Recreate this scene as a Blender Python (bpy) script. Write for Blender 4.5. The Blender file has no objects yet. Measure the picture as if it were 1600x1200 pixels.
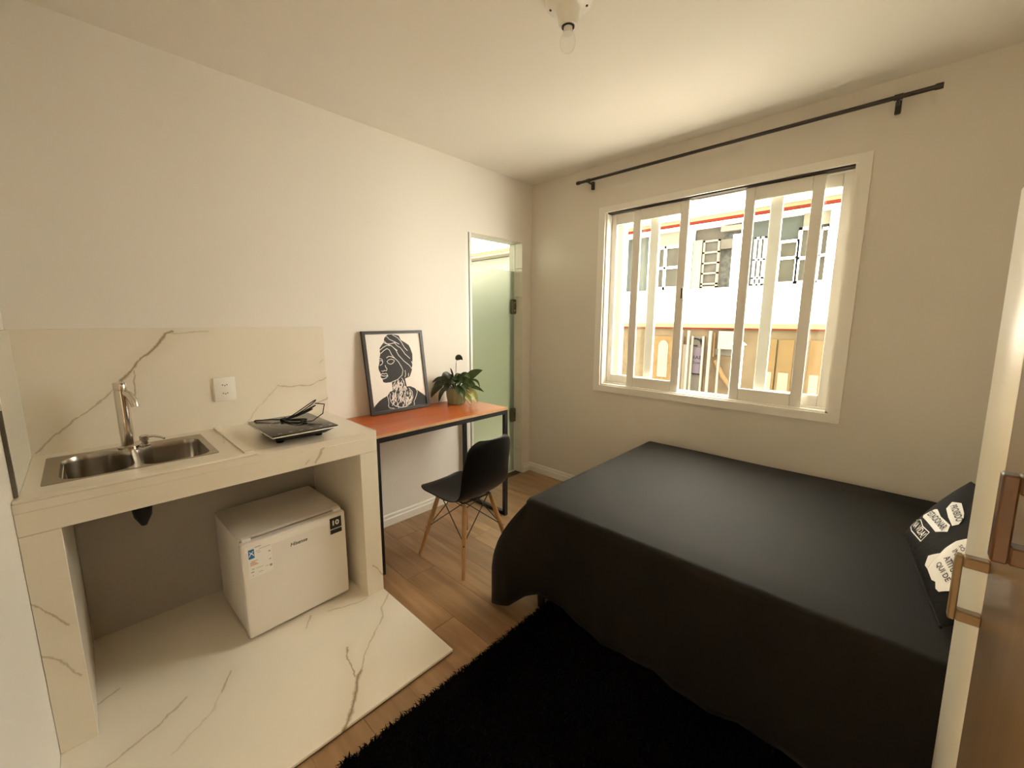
import bpy, bmesh, math, random
from mathutils import Vector, Matrix

S = bpy.context.scene
COL = S.collection
random.seed(7)

# ------------------------------------------------------------------ camera
cam_d = bpy.data.cameras.new('camera')
cam = bpy.data.objects.new('camera', cam_d)
COL.objects.link(cam)
cam_d.sensor_fit = 'HORIZONTAL'
cam_d.sensor_width = 36.0
cam_d.lens = 637.33 / 1600 * 36.0
cam_d.clip_start = 0.02
cam_d.clip_end = 200
R3 = Matrix(((0.725475, -0.109551, 0.679474), (0.688241, 0.110834, -0.716966), (0.003236, 0.987783, 0.155805)))
cam.matrix_world = Matrix.Translation((2.5668, -2.9646, 1.486)) @ R3.to_4x4()
S.camera = cam

# ------------------------------------------------------------------ world, exposure
W = bpy.data.worlds.new('overcast_sky')
S.world = W
W.use_nodes = True
wn = W.node_tree.nodes
wn['Background'].inputs['Color'].default_value = (1.0, 0.94, 0.82, 1)
wn['Background'].inputs['Strength'].default_value = 1.0
S.view_settings.view_transform = 'Standard'
S.view_settings.look = 'None'
S.view_settings.exposure = 4.34
S.view_settings.gamma = 1.0
S.view_settings.use_curve_mapping = False
# fill light added out of frame in the hall, left of the doorway
hl = bpy.data.lights.new('hall_fill_light', 'POINT')
hl.energy = 7.6
hl.color = (1.0, 0.91, 0.78)
hl.shadow_soft_size = 0.12
hlo = bpy.data.objects.new('hall_fill_light', hl)
hlo.location = (0.45, -4.25, 2.25)
COL.objects.link(hlo)
S.cycles.max_bounces = 16
S.cycles.diffuse_bounces = 10
S.cycles.transmission_bounces = 10
S.cycles.transparent_max_bounces = 16
S.cycles.sample_clamp_indirect = 6.0

# ------------------------------------------------------------------ materials
MATS = {}


def principled(name, col, rough=0.5, metal=0.0, spec=0.5, noise=None, bump=None, sheen=0.0, coat=0.0, trans=0.0):
    m = bpy.data.materials.new(name)
    m.use_nodes = True
    nt = m.node_tree
    b = nt.nodes['Principled BSDF']
    b.inputs['Base Color'].default_value = (*col, 1)
    b.inputs['Roughness'].default_value = rough
    b.inputs['Metallic'].default_value = metal
    b.inputs['Specular IOR Level'].default_value = spec
    if name in ('black_cover_cloth', 'black_pillow_cloth'):
        b.inputs['Specular Tint'].default_value = (1.0, 0.85, 0.66, 1)
    if sheen:
        b.inputs['Sheen Weight'].default_value = sheen
        b.inputs['Sheen Roughness'].default_value = 0.5
    if coat:
        b.inputs['Coat Weight'].default_value = coat
        b.inputs['Coat Roughness'].default_value = 0.08
    if trans:
        b.inputs['Transmission Weight'].default_value = trans
    if noise:
        sc, amt = noise
        tc = nt.nodes.new('ShaderNodeTexCoord')
        n = nt.nodes.new('ShaderNodeTexNoise')
        n.inputs['Scale'].default_value = sc
        n.inputs['Detail'].default_value = 5
        nt.links.new(tc.outputs['Object'], n.inputs['Vector'])
        mr = nt.nodes.new('ShaderNodeMapRange')
        mr.inputs['To Min'].default_value = 1 - amt
        mr.inputs['To Max'].default_value = 1 + amt
        nt.links.new(n.outputs['Fac'], mr.inputs['Value'])
        mx = nt.nodes.new('ShaderNodeVectorMath')
        mx.operation = 'SCALE'
        mx.inputs[0].default_value = col
        nt.links.new(mr.outputs['Result'], mx.inputs['Scale'])
        nt.links.new(mx.outputs['Vector'], b.inputs['Base Color'])
    if bump:
        sc, st = bump
        tc = nt.nodes.new('ShaderNodeTexCoord')
        n = nt.nodes.new('ShaderNodeTexNoise')
        n.inputs['Scale'].default_value = sc
        n.inputs['Detail'].default_value = 4
        nt.links.new(tc.outputs['Object'], n.inputs['Vector'])
        bp = nt.nodes.new('ShaderNodeBump')
        bp.inputs['Strength'].default_value = st
        bp.inputs['Distance'].default_value = 0.004
        nt.links.new(n.outputs['Fac'], bp.inputs['Height'])
        nt.links.new(bp.outputs['Normal'], b.inputs['Normal'])
    MATS[name] = m
    return m


def matte(*ms):
    for q in ms:
        q.node_tree.nodes['Principled BSDF'].inputs['Specular IOR Level'].default_value = 0.0


def clear_glass(name, tint=(0.97, 0.98, 0.96), f0=0.03):
    m = bpy.data.materials.new(name)
    m.use_nodes = True
    nt = m.node_tree
    nt.nodes.clear()
    out = nt.nodes.new('ShaderNodeOutputMaterial')
    tr = nt.nodes.new('ShaderNodeBsdfTransparent')
    tr.inputs['Color'].default_value = (*tint, 1)
    gl = nt.nodes.new('ShaderNodeBsdfGlossy')
    gl.inputs['Roughness'].default_value = 0.02
    lw = nt.nodes.new('ShaderNodeLayerWeight')
    lw.inputs['Blend'].default_value = 0.5
    pw = nt.nodes.new('ShaderNodeMath')
    pw.operation = 'POWER'
    pw.inputs[1].default_value = 5.0
    nt.links.new(lw.outputs['Facing'], pw.inputs[0])
    fr = nt.nodes.new('ShaderNodeMapRange')
    fr.inputs['To Min'].default_value = f0
    fr.inputs['To Max'].default_value = 0.9
    nt.links.new(pw.outputs[0], fr.inputs['Value'])
    mx = nt.nodes.new('ShaderNodeMixShader')
    nt.links.new(fr.outputs['Result'], mx.inputs['Fac'])
    nt.links.new(tr.outputs['BSDF'], mx.inputs[1])
    nt.links.new(gl.outputs['BSDF'], mx.inputs[2])
    nt.links.new(mx.outputs['Shader'], out.inputs['Surface'])
    return m


def frosted_glass(name):
    m = bpy.data.materials.new(name)
    m.use_nodes = True
    nt = m.node_tree
    b = nt.nodes['Principled BSDF']
    b.inputs['Base Color'].default_value = (0.275, 0.295, 0.225, 1)
    b.inputs['Roughness'].default_value = 0.42
    b.inputs['Transmission Weight'].default_value = 0.92
    b.inputs['IOR'].default_value = 1.3
    return m


def marble(name, axes, veins, base=(0.80, 0.74, 0.63), rough=0.22, halo=0.35):
    """cream porcelain; veins = list of (width, strength, polyline in the two world axes)"""
    m = bpy.data.materials.new(name)
    m.use_nodes = True
    nt = m.node_tree
    N, L = nt.nodes, nt.links
    b = N['Principled BSDF']
    b.inputs['Roughness'].default_value = rough
    geo = N.new('ShaderNodeNewGeometry')
    warp = N.new('ShaderNodeTexNoise')
    warp.inputs['Scale'].default_value = 14
    warp.inputs['Detail'].default_value = 6
    warp.inputs['Roughness'].default_value = 0.65
    L.new(geo.outputs['Position'], warp.inputs['Vector'])
    ws = N.new('ShaderNodeVectorMath'); ws.operation = 'MULTIPLY_ADD'
    ws.inputs[1].default_value = (0.036,) * 3
    ws.inputs[2].default_value = (-0.018,) * 3
    L.new(warp.outputs['Color'], ws.inputs[0])
    wa = N.new('ShaderNodeVectorMath'); wa.operation = 'ADD'
    L.new(geo.outputs['Position'], wa.inputs[0]); L.new(ws.outputs['Vector'], wa.inputs[1])
    mask = [0, 0, 0]
    for a in axes:
        mask[a] = 1
    fl = N.new('ShaderNodeVectorMath'); fl.operation = 'MULTIPLY'
    fl.inputs[1].default_value = mask
    L.new(wa.outputs['Vector'], fl.inputs[0])
    thin = None
    wide = None
    wn_ = N.new('ShaderNodeTexNoise'); wn_.inputs['Scale'].default_value = 22
    L.new(geo.outputs['Position'], wn_.inputs['Vector'])

    def mathn(op, a, bv, clamp=False):
        n = N.new('ShaderNodeMath'); n.operation = op; n.use_clamp = clamp
        for i, v in enumerate((a, bv)):
            if v is None:
                continue
            if isinstance(v, (int, float)):
                n.inputs[i].default_value = v
            else:
                L.new(v, n.inputs[i])
        return n.outputs[0]
    for width, strength, pl in veins:
        dmin = None
        for (a0, a1), (b0, b1) in zip(pl[:-1], pl[1:]):
            A = [0, 0, 0]; B = [0, 0, 0]
            A[axes[0]], A[axes[1]] = a0, a1
            B[axes[0]], B[axes[1]] = b0, b1
            A = Vector(A); BA = Vector(B) - A
            sb = N.new('ShaderNodeVectorMath'); sb.operation = 'SUBTRACT'
            L.new(fl.outputs['Vector'], sb.inputs[0]); sb.inputs[1].default_value = A
            dt = N.new('ShaderNodeVectorMath'); dt.operation = 'DOT_PRODUCT'
            L.new(sb.outputs['Vector'], dt.inputs[0]); dt.inputs[1].default_value = BA / max(BA.length_squared, 1e-9)
            h = mathn('ADD', dt.outputs['Value'], 0.0, True)
            sc = N.new('ShaderNodeVectorMath'); sc.operation = 'SCALE'
            sc.inputs[0].default_value = BA; L.new(h, sc.inputs['Scale'])
            ds = N.new('ShaderNodeVectorMath'); ds.operation = 'DISTANCE'
            L.new(sb.outputs['Vector'], ds.inputs[0]); L.new(sc.outputs['Vector'], ds.inputs[1])
            dmin = ds.outputs['Value'] if dmin is None else mathn('MINIMUM', dmin, ds.outputs['Value'])
        wv = mathn('MULTIPLY', wn_.outputs['Fac'], width * 2.0)
        q = mathn('DIVIDE', dmin, wv)
        t = mathn('MULTIPLY', mathn('SUBTRACT', 1.0, q, True), strength)
        thin = t if thin is None else mathn('MAXIMUM', thin, t)
        q2 = mathn('DIVIDE', dmin, width * 9)
        t2 = mathn('MULTIPLY', mathn('SUBTRACT', 1.0, q2, True), strength * halo)
        wide = t2 if wide is None else mathn('MAXIMUM', wide, t2)
    cloud = N.new('ShaderNodeTexNoise'); cloud.inputs['Scale'].default_value = 2.2; cloud.inputs['Detail'].default_value = 4
    L.new(geo.outputs['Position'], cloud.inputs['Vector'])
    mx0 = N.new('ShaderNodeMix'); mx0.data_type = 'RGBA'
    mx0.inputs['A'].default_value = (*[c * 0.95 for c in base], 1)
    mx0.inputs['B'].default_value = (*[min(1, c * 1.05) for c in base], 1)
    L.new(cloud.outputs['Fac'], mx0.inputs['Factor'])
    cur = mx0.outputs['Result']
    for fac, colr in ((wide, (0.62, 0.54, 0.40, 1)), (thin, (0.27, 0.185, 0.09, 1))):
        if fac is None:
            continue
        mx = N.new('ShaderNodeMix'); mx.data_type = 'RGBA'
        L.new(fac, mx.inputs['Factor']); L.new(cur, mx.inputs['A']); mx.inputs['B'].default_value = colr
        cur = mx.outputs['Result']
    L.new(cur, b.inputs['Base Color'])
    return m


def wood(name, dark, light, axis=0, scale=3.0, rough=0.45, stretch=14, per_object=0.0, coat=0.0):
    m = bpy.data.materials.new(name)
    m.use_nodes = True
    nt = m.node_tree
    N, L = nt.nodes, nt.links
    b = N['Principled BSDF']
    b.inputs['Roughness'].default_value = rough
    if coat:
        b.inputs['Coat Weight'].default_value = coat
        b.inputs['Coat Roughness'].default_value = 0.12
    geo = N.new('ShaderNodeNewGeometry')
    oi = N.new('ShaderNodeObjectInfo')
    off = N.new('ShaderNodeVectorMath'); off.operation = 'SCALE'
    off.inputs[0].default_value = (13.7, 7.3, 3.1)
    L.new(oi.outputs['Random'], off.inputs['Scale'])
    ad = N.new('ShaderNodeVectorMath'); ad.operation = 'ADD'
    L.new(geo.outputs['Position'], ad.inputs[0]); L.new(off.outputs['Vector'], ad.inputs[1])
    st = [stretch] * 3
    st[axis] = 1.0
    mp = N.new('ShaderNodeVectorMath'); mp.operation = 'MULTIPLY'
    mp.inputs[1].default_value = st
    L.new(ad.outputs['Vector'], mp.inputs[0])
    n = N.new('ShaderNodeTexNoise')
    n.inputs['Scale'].default_value = scale
    n.inputs['Detail'].default_value = 6
    n.inputs['Distortion'].default_value = 0.6
    L.new(mp.outputs['Vector'], n.inputs['Vector'])
    rp = N.new('ShaderNodeValToRGB')
    rp.color_ramp.elements[0].position = 0.3
    rp.color_ramp.elements[1].position = 0.7
    rp.color_ramp.elements[0].color = (*dark, 1)
    rp.color_ramp.elements[1].color = (*light, 1)
    L.new(n.outputs['Fac'], rp.inputs['Fac'])
    cur = rp.outputs['Color']
    if per_object:
        mr = N.new('ShaderNodeMapRange')
        mr.inputs['To Min'].default_value = 1 - per_object
        mr.inputs['To Max'].default_value = 1 + per_object
        L.new(oi.outputs['Random'], mr.inputs['Value'])
        sc = N.new('ShaderNodeVectorMath'); sc.operation = 'SCALE'
        L.new(cur, sc.inputs[0]); L.new(mr.outputs['Result'], sc.inputs['Scale'])
        cur = sc.outputs['Vector']
    L.new(cur, b.inputs['Base Color'])
    return m


WALLC = (0.79, 0.755, 0.69)
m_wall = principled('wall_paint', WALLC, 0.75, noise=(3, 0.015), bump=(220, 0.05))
m_wall_back = principled('wall_paint_shaded', (0.68, 0.64, 0.565), 0.75, noise=(3, 0.015), bump=(220, 0.05))  # wall paint darkened to put the back wall's shade into the colour
m_ceil = principled('ceiling_paint', (0.80, 0.765, 0.70), 0.8, bump=(160, 0.05))
m_trim = principled('white_enamel', (0.80, 0.77, 0.70), 0.35, noise=(6, 0.02))
m_gap = principled('dark_channel', (0.03, 0.022, 0.015), 0.6, noise=(30, 0.2))
m_black_steel = principled('black_steel', (0.012, 0.011, 0.010), 0.45, noise=(40, 0.2))
m_rod = principled('bronze_rod', (0.028, 0.020, 0.014), 0.4, noise=(40, 0.2))
m_black_plastic = principled('black_plastic', (0.0065, 0.0062, 0.0058), 0.40, noise=(30, 0.1), spec=0.28)
m_steel = principled('brushed_steel', (0.36, 0.325, 0.275), 0.26, metal=1.0, noise=(50, 0.06))
m_chrome = principled('chrome', (0.66, 0.60, 0.52), 0.14, metal=1.0, noise=(60, 0.03))
m_white_plastic = principled('white_plastic', (0.82, 0.80, 0.74), 0.35, noise=(20, 0.01))
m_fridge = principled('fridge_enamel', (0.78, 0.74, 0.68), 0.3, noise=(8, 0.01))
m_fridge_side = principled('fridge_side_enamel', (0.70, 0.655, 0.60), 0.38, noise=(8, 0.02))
m_ink = principled('black_ink', (0.012, 0.011, 0.010), 0.6, noise=(40, 0.1))
m_grey_ink = principled('grey_ink', (0.30, 0.29, 0.27), 0.6, noise=(40, 0.1))
m_paper = principled('white_paper', (0.84, 0.80, 0.74), 0.6, noise=(20, 0.02))
m_blue = principled('blue_print', (0.02, 0.16, 0.36), 0.5, noise=(60, 0.1))
m_orange_print = principled('orange_print', (0.62, 0.24, 0.08), 0.5, noise=(60, 0.1))
m_cloth = principled('black_cover_cloth', (0.0042, 0.0039, 0.0034), 0.72, noise=(4, 0.12), sheen=0.02, spec=0.22, bump=(400, 0.15))
m_pillow = principled('black_pillow_cloth', (0.007, 0.007, 0.007), 0.75, noise=(10, 0.15), spec=0.16, bump=(60, 0.4))
m_shag = principled('black_shag', (0.0022, 0.0021, 0.0020), 0.9, noise=(30, 0.3), spec=0.08)
m_leaf = principled('green_leaf', (0.045, 0.085, 0.018), 0.38, noise=(25, 0.35))
m_leaf_shaded = principled('shaded_leaf', (0.03, 0.038, 0.014), 0.45, noise=(25, 0.3))  # leaf green darkened to paint in the shade of backlit leaves
m_leaf_pale = principled('pale_variegated_leaf', (0.33, 0.33, 0.10), 0.42, noise=(45, 0.6))
m_soil = principled('potting_soil', (0.03, 0.022, 0.014), 0.9, noise=(60, 0.5))
m_pot = principled('sage_ceramic', (0.26, 0.295, 0.17), 0.35, noise=(10, 0.08))
m_desk = wood('orange_wood', (0.43, 0.095, 0.020), (0.54, 0.135, 0.032), axis=1, scale=2.2, rough=0.32, stretch=5)
m_desk_edge = principled('light_wood_edge', (0.55, 0.33, 0.17), 0.5, noise=(40, 0.15))
m_leg_wood = wood('beech_leg', (0.30, 0.155, 0.055), (0.42, 0.235, 0.09), axis=2, scale=6, rough=0.4, stretch=8)
m_plank = wood('oak_laminate', (0.250, 0.138, 0.060), (0.395, 0.240, 0.122), axis=0, scale=2.0, rough=0.38, stretch=9, per_object=0.13)
m_joint = principled('plank_joint', (0.10, 0.06, 0.035), 0.8, noise=(30, 0.2))
m_brown_door = wood('dark_brown_lacquer', (0.19, 0.115, 0.052), (0.26, 0.16, 0.075), axis=2, scale=1.6, rough=0.32, stretch=8, coat=0.35)
m_cream_door = principled('cream_lacquer', (0.74, 0.66, 0.50), 0.3, noise=(5, 0.03))
m_handle = principled('bronze_handle', (0.20, 0.125, 0.05), 0.45, noise=(30, 0.2), metal=0.2)
m_handle_dark = principled('dark_brown_handle', (0.075, 0.034, 0.011), 0.35, noise=(30, 0.2))
m_cooktop = principled('cooktop_glass', (0.035, 0.031, 0.026), 0.16, noise=(30, 0.2))
m_window_glass = clear_glass('window_glass')
m_frost = frosted_glass('frosted_green_glass')
m_alu = principled('white_aluminium', (0.80, 0.78, 0.73), 0.3, noise=(20, 0.02))
m_alu_dark = principled('grey_green_seal', (0.18, 0.20, 0.13), 0.5, noise=(20, 0.1))
m_hw = principled('grey_hinge_metal', (0.14, 0.135, 0.085), 0.35, metal=0.6, noise=(30, 0.1))
m_niche = principled('raw_plaster', (0.40, 0.37, 0.32), 0.85, noise=(8, 0.05), bump=(90, 0.1))
m_edge_dark = principled('dark_brown_edge', (0.10, 0.085, 0.06), 0.8, noise=(30, 0.3))
# outside
m_white_render = principled('white_render', (0.82, 0.80, 0.77), 0.8, noise=(2, 0.03))
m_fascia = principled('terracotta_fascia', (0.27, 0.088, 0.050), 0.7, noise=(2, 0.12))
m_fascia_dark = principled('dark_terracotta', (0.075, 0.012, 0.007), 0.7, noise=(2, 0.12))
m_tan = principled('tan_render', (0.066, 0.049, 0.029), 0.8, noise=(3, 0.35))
m_tan_wood = principled('tan_timber', (0.078, 0.050, 0.023), 0.7, noise=(6, 0.3))
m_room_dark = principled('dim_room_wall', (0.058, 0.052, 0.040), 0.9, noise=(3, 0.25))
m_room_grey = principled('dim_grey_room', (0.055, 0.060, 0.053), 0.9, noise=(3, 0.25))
m_speckle = principled('speckled_tiles', (0.05, 0.050, 0.041), 0.8, noise=(9, 0.9))
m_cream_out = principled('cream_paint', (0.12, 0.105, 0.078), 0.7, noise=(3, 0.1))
m_sign = principled('lilac_sign', (0.052, 0.043, 0.048), 0.6, noise=(3, 0.06))
m_sign_ink = principled('sign_ink', (0.009, 0.007, 0.009), 0.7, noise=(3, 0.1))
m_wing = principled('pale_green_render', (0.115, 0.12, 0.095), 0.8, noise=(2, 0.05))
m_roof = principled('light_roof_sheet', (0.75, 0.73, 0.70), 0.7, noise=(3, 0.05))
m_ground = principled('street_paving', (0.55, 0.52, 0.47), 0.9, noise=(1, 0.15))
m_parapet = principled('grey_green_parapet', (0.20, 0.21, 0.16), 0.8, noise=(2, 0.1))
m_hedge = principled('hedge_leaf', (0.09, 0.14, 0.04), 0.6, noise=(12, 0.4))

matte(m_white_render, m_fascia, m_fascia_dark, m_tan, m_tan_wood, m_room_dark, m_room_grey, m_speckle, m_cream_out, m_sign, m_sign_ink, m_wing, m_roof, m_ground, m_parapet, m_hedge)
m_bs = marble('marble_backsplash', (1, 2), [
    (0.008, 0.95, [(-2.653, 1.425), (-2.679, 1.412), (-2.726, 1.35), (-2.787, 1.291), (-2.815, 1.246), (-2.857, 1.204)]),
    (0.005, 0.6, [(-2.857, 1.204), (-2.916, 1.129), (-3.014, 1.054), (-3.085, 0.998), (-3.138, 0.93)]),
    (0.005, 0.7, [(-2.804, 1.245), (-2.813, 1.189), (-2.816, 1.115), (-2.836, 1.086)]),
    (0.005, 0.35, [(-2.679, 1.412), (-2.602, 1.416), (-2.511, 1.426)]),
    (0.005, 0.5, [(-1.94, 1.13), (-2.039, 1.089), (-2.145, 1.095), (-2.215, 1.109)]),
    (0.006, 0.25, [(-2.215, 1.109), (-2.266, 1.051), (-2.326, 0.996), (-2.392, 0.918)]),
    (0.005, 0.55, [(-1.94, 1.0), (-2.041, 0.965), (-2.107, 0.934)]),
    (0.004, 0.35, [(-1.956, 1.239), (-1.977, 1.22)])])
m_pl = marble('marble_floor_slab', (0, 1), [
    (0.006, 0.45, [(0.70, -1.965), (0.781, -2.046), (0.848, -2.083)]),
    (0.005, 0.55, [(0.848, -2.083), (0.974, -2.229), (1.088, -2.317)]),
    (0.010, 0.95, [(1.07, -2.30), (1.108, -2.342), (1.208, -2.41), (1.26, -2.464)]),
    (0.005, 0.8, [(0.9, -2.285), (0.962, -2.318), (1.077, -2.327)]),
    (0.006, 0.45, [(0.657, -2.076), (0.636, -2.168), (0.61, -2.245)]),
    (0.006, 0.5, [(0.579, -2.324), (0.647, -2.37)]),
    (0.005, 0.6, [(0.671, -2.683), (0.757, -2.731)]),
    (0.006, 0.25, [(0.757, -2.731), (0.835, -2.774), (0.924, -2.904)]),
    (0.007, 0.5, [(0.685, -2.834), (0.764, -2.932), (0.812, -3.061)]),
    (0.006, 0.5, [(0.446, -3.01), (0.48, -3.072)])])
m_front = marble('marble_counter_front', (1, 2), [
    (0.005, 0.6, [(-3.167, 0.584), (-3.122, 0.518), (-3.096, 0.47)]),
    (0.005, 0.5, [(-3.173, 0.402), (-3.14, 0.369), (-3.091, 0.274)]),
    (0.005, 0.6, [(-2.02, 0.185), (-1.964, 0.103)]),
    (0.008, 0.55, [(-2.193, 0.907), (-2.237, 0.879), (-2.273, 0.824)]),
    (0.005, 0.45, [(-2.299, 0.842), (-2.316, 0.823)])], base=(0.78, 0.72, 0.60))
m_top = marble('marble_counter_top', (0, 1), [
    (0.006, 0.25, [(0.60, -2.3), (0.57, -2.45), (0.60, -2.6)]),
    (0.006, 0.2, [(0.56, -2.75), (0.59, -2.95), (0.57, -3.1)]),
    (0.006, 0.25, [(0.03, -2.56), (0.2, -2.53), (0.35, -2.56)])], base=(0.78, 0.72, 0.61))
m_tile_plain = marble('marble_plain_tile', (1, 2), [(0.004, 0.2, [(-0.1, 0.1), (-0.15, 0.35)])], base=(0.74, 0.72, 0.62))

# ------------------------------------------------------------------ mesh helpers


class MB:
    """collects world-space geometry, then links it as one mesh object (local to its parent's place)"""

    def __init__(s):
        s.v, s.f, s.sm = [], [], []

    def add(s, verts, faces, smooth=False):
        o = len(s.v)
        s.v += [tuple(v) for v in verts]
        s.f += [tuple(i + o for i in f) for f in faces]
        s.sm += [smooth] * len(faces)
        return s

    def box(s, x0, x1, y0, y1, z0, z1, M=None):
        vs = [Vector((x, y, z)) for x in (x0, x1) for y in (y0, y1) for z in (z0, z1)]
        if M is not None:
            vs = [M @ v for v in vs]
        return s.add(vs, [(0, 1, 3, 2), (4, 6, 7, 5), (0, 4, 5, 1), (2, 3, 7, 6), (0, 2, 6, 4), (1, 5, 7, 3)])

    def rbox(s, x0, x1, y0, y1, z0, z1, b=0.004, seg=2, M=None):
        bm = bmesh.new()
        bmesh.ops.create_cube(bm, size=1)
        for v in bm.verts:
            v.co = Vector(((x0 + x1) / 2 + v.co.x * (x1 - x0), (y0 + y1) / 2 + v.co.y * (y1 - y0), (z0 + z1) / 2 + v.co.z * (z1 - z0)))
        b = min(b, (x1 - x0) * .49, (y1 - y0) * .49, (z1 - z0) * .49)
        bmesh.ops.bevel(bm, geom=bm.edges[:], offset=b, segments=seg, affect='EDGES', profile=0.5)
        s.from_bm(bm, M, True)
        return s

    def from_bm(s, bm, M=None, smooth=False):
        bm.verts.index_update()
        vs = [v.co.copy() for v in bm.verts]
        if M is not None:
            vs = [M @ v for v in vs]
        s.add(vs, [tuple(v.index for v in f.verts) for f in bm.faces], smooth)
        bm.free()
        return s

    def bar(s, a, b, w, h=None, up=(0, 0, 1)):
        a, b = Vector(a), Vector(b)
        d = (b - a).normalized()
        h = h or w
        u = Vector(up)
        if abs(d.dot(u)) > 0.99:
            u = Vector((1, 0, 0))
        r = d.cross(u).normalized()
        u = r.cross(d)
        vs = [p + r * (i * w / 2) + u * (j * h / 2) for p in (a, b) for i, j in ((-1, -1), (1, -1), (1, 1), (-1, 1))]
        return s.add(vs, [(0, 1, 2, 3), (7, 6, 5, 4), (0, 4, 5, 1), (1, 5, 6, 2), (2, 6, 7, 3), (3, 7, 4, 0)])

    def tube(s, pts, r, n=10, cap=True):
        pts = [Vector(p) for p in pts]
        rs = r if isinstance(r, (list, tuple)) else [r] * len(pts)
        prev = None
        rings = []
        for i, p in enumerate(pts):
            d = (pts[min(i + 1, len(pts) - 1)] - pts[max(i - 1, 0)]).normalized()
            if prev is None:
                u = Vector((0, 0, 1)) if abs(d.z) < 0.9 else Vector((1, 0, 0))
                u = (u - d * u.dot(d)).normalized()
            else:
                u = (prev - d * prev.dot(d)).normalized()
            prev = u
            w = d.cross(u)
            rings.append([p + (u * math.cos(2 * math.pi * k / n) + w * math.sin(2 * math.pi * k / n)) * rs[i] for k in range(n)])
        vs = [v for r_ in rings for v in r_]
        fs = []
        for i in range(len(pts) - 1):
            for k in range(n):
                fs.append((i * n + k, i * n + (k + 1) % n, (i + 1) * n + (k + 1) % n, (i + 1) * n + k))
        if cap:
            fs.append(tuple(range(n))[::-1])
            fs.append(tuple((len(pts) - 1) * n + k for k in range(n)))
        return s.add(vs, fs, True)

    def lathe(s, prof, c, n=24, M=None, cap=True):
        """prof = [(radius, z)], around z at c"""
        c = Vector(c)
        vs = []
        for r, z in prof:
            for k in range(n):
                a = 2 * math.pi * k / n
                v = Vector((r * math.cos(a), r * math.sin(a), z))
                vs.append((M @ v if M is not None else v) + c)
        fs = []
        for i in range(len(prof) - 1):
            for k in range(n):
                fs.append((i * n + k, i * n + (k + 1) % n, (i + 1) * n + (k + 1) % n, (i + 1) * n + k))
        if cap:
            fs.append(tuple(range(n))[::-1])
            fs.append(tuple((len(prof) - 1) * n + k for k in range(n)))
        return s.add(vs, fs, True)

    def poly_prism(s, loop, thick, M):
        """flat polygon (2D) extruded by thick along local z, mapped by M"""
        n = len(loop)
        vs = [M @ Vector((x, y, 0)) for x, y in loop] + [M @ Vector((x, y, thick)) for x, y in loop]
        fs = [tuple(range(n))[::-1], tuple(range(n, 2 * n))]
        fs += [(i, (i + 1) % n, (i + 1) % n + n, i + n) for i in range(n)]
        return s.add(vs, fs)

    def build(s, name, mat, parent=None, auto=True):
        off = Vector((0, 0, 0))
        p = parent
        while p is not None:
            off += p.location
            p = p.parent
        me = bpy.data.meshes.new(name)
        me.from_pydata([Vector(v) - off for v in s.v], [], s.f)
        me.polygons.foreach_set('use_smooth', s.sm)
        me.materials.append(mat)
        if auto and any(s.sm):
            bm = bmesh.new()
            bm.from_mesh(me)
            bmesh.ops.recalc_face_normals(bm, faces=bm.faces[:])
            for e in bm.edges:
                if len(e.link_faces) == 2 and e.calc_face_angle(0) > 0.75:
                    e.smooth = False
            bm.to_mesh(me)
            bm.free()
        me.update()
        o = bpy.data.objects.new(name, me)
        COL.objects.link(o)
        if parent is not None:
            o.parent = parent
        return o


def tag(o, label=None, cat=None, group=None, kind=None):
    if label: o['label'] = label
    if cat: o['category'] = cat
    if group: o['group'] = group
    if kind: o['kind'] = kind
    return o


def thing(name, label, cat, loc, group=None, kind=None):
    o = bpy.data.objects.new(name, None)
    COL.objects.link(o)
    o.location = loc
    o.empty_display_size = 0.1
    return tag(o, label, cat, group, kind)


def text_mesh(txt, size=1.0, shear=0.0, bold=0.0):
    c = bpy.data.curves.new('lettering', 'FONT')
    c.body = txt
    c.size = size
    c.shear = shear
    c.offset = bold
    c.align_x = 'LEFT'
    c.resolution_u = 3
    o = bpy.data.objects.new('lettering', c)
    COL.objects.link(o)
    dg = bpy.context.evaluated_depsgraph_get()
    me = bpy.data.meshes.new_from_object(o.evaluated_get(dg))
    vs = [(v.co.x, v.co.y) for v in me.vertices]
    fs = [tuple(p.vertices) for p in me.polygons]
    bpy.data.objects.remove(o)
    bpy.data.curves.remove(c)
    bpy.data.meshes.remove(me)
    return vs, fs


def fit_text(txt, **k):
    """letters scaled to the unit box 0..1 x 0..1"""
    vs, fs = text_mesh(txt, **k)
    x0 = min(v[0] for v in vs); x1 = max(v[0] for v in vs)
    y0 = min(v[1] for v in vs); y1 = max(v[1] for v in vs)
    return [((x - x0) / (x1 - x0), (y - y0) / (y1 - y0)) for x, y in vs], fs


def ribbon(pl, w):
    """2D stroke along a polyline -> verts, quads"""
    vs, fs = [], []
    for i, p in enumerate(pl):
        a = Vector(pl[max(i - 1, 0)]); b = Vector(pl[min(i + 1, len(pl) - 1)])
        d = (b - a)
        d = d.normalized() if d.length > 1e-9 else Vector((1, 0))
        n = Vector((-d.y, d.x)) * w / 2
        vs += [(p[0] + n.x, p[1] + n.y), (p[0] - n.x, p[1] - n.y)]
        if i:
            fs.append((2 * i - 2, 2 * i - 1, 2 * i + 1, 2 * i))
    return vs, fs


# ------------------------------------------------------------------ room shell
H = 2.684
XR = 3.16      # right wall
YF = -3.167    # front wall (beside the camera)
TW = 0.17
WX0, WX1, WZ0, WZ1 = 0.777, 2.302, 0.95, 2.334      # window opening
DY0, DY1, DZ = -0.79, -0.115, 2.17                    # glass door opening in the left wall

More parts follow.
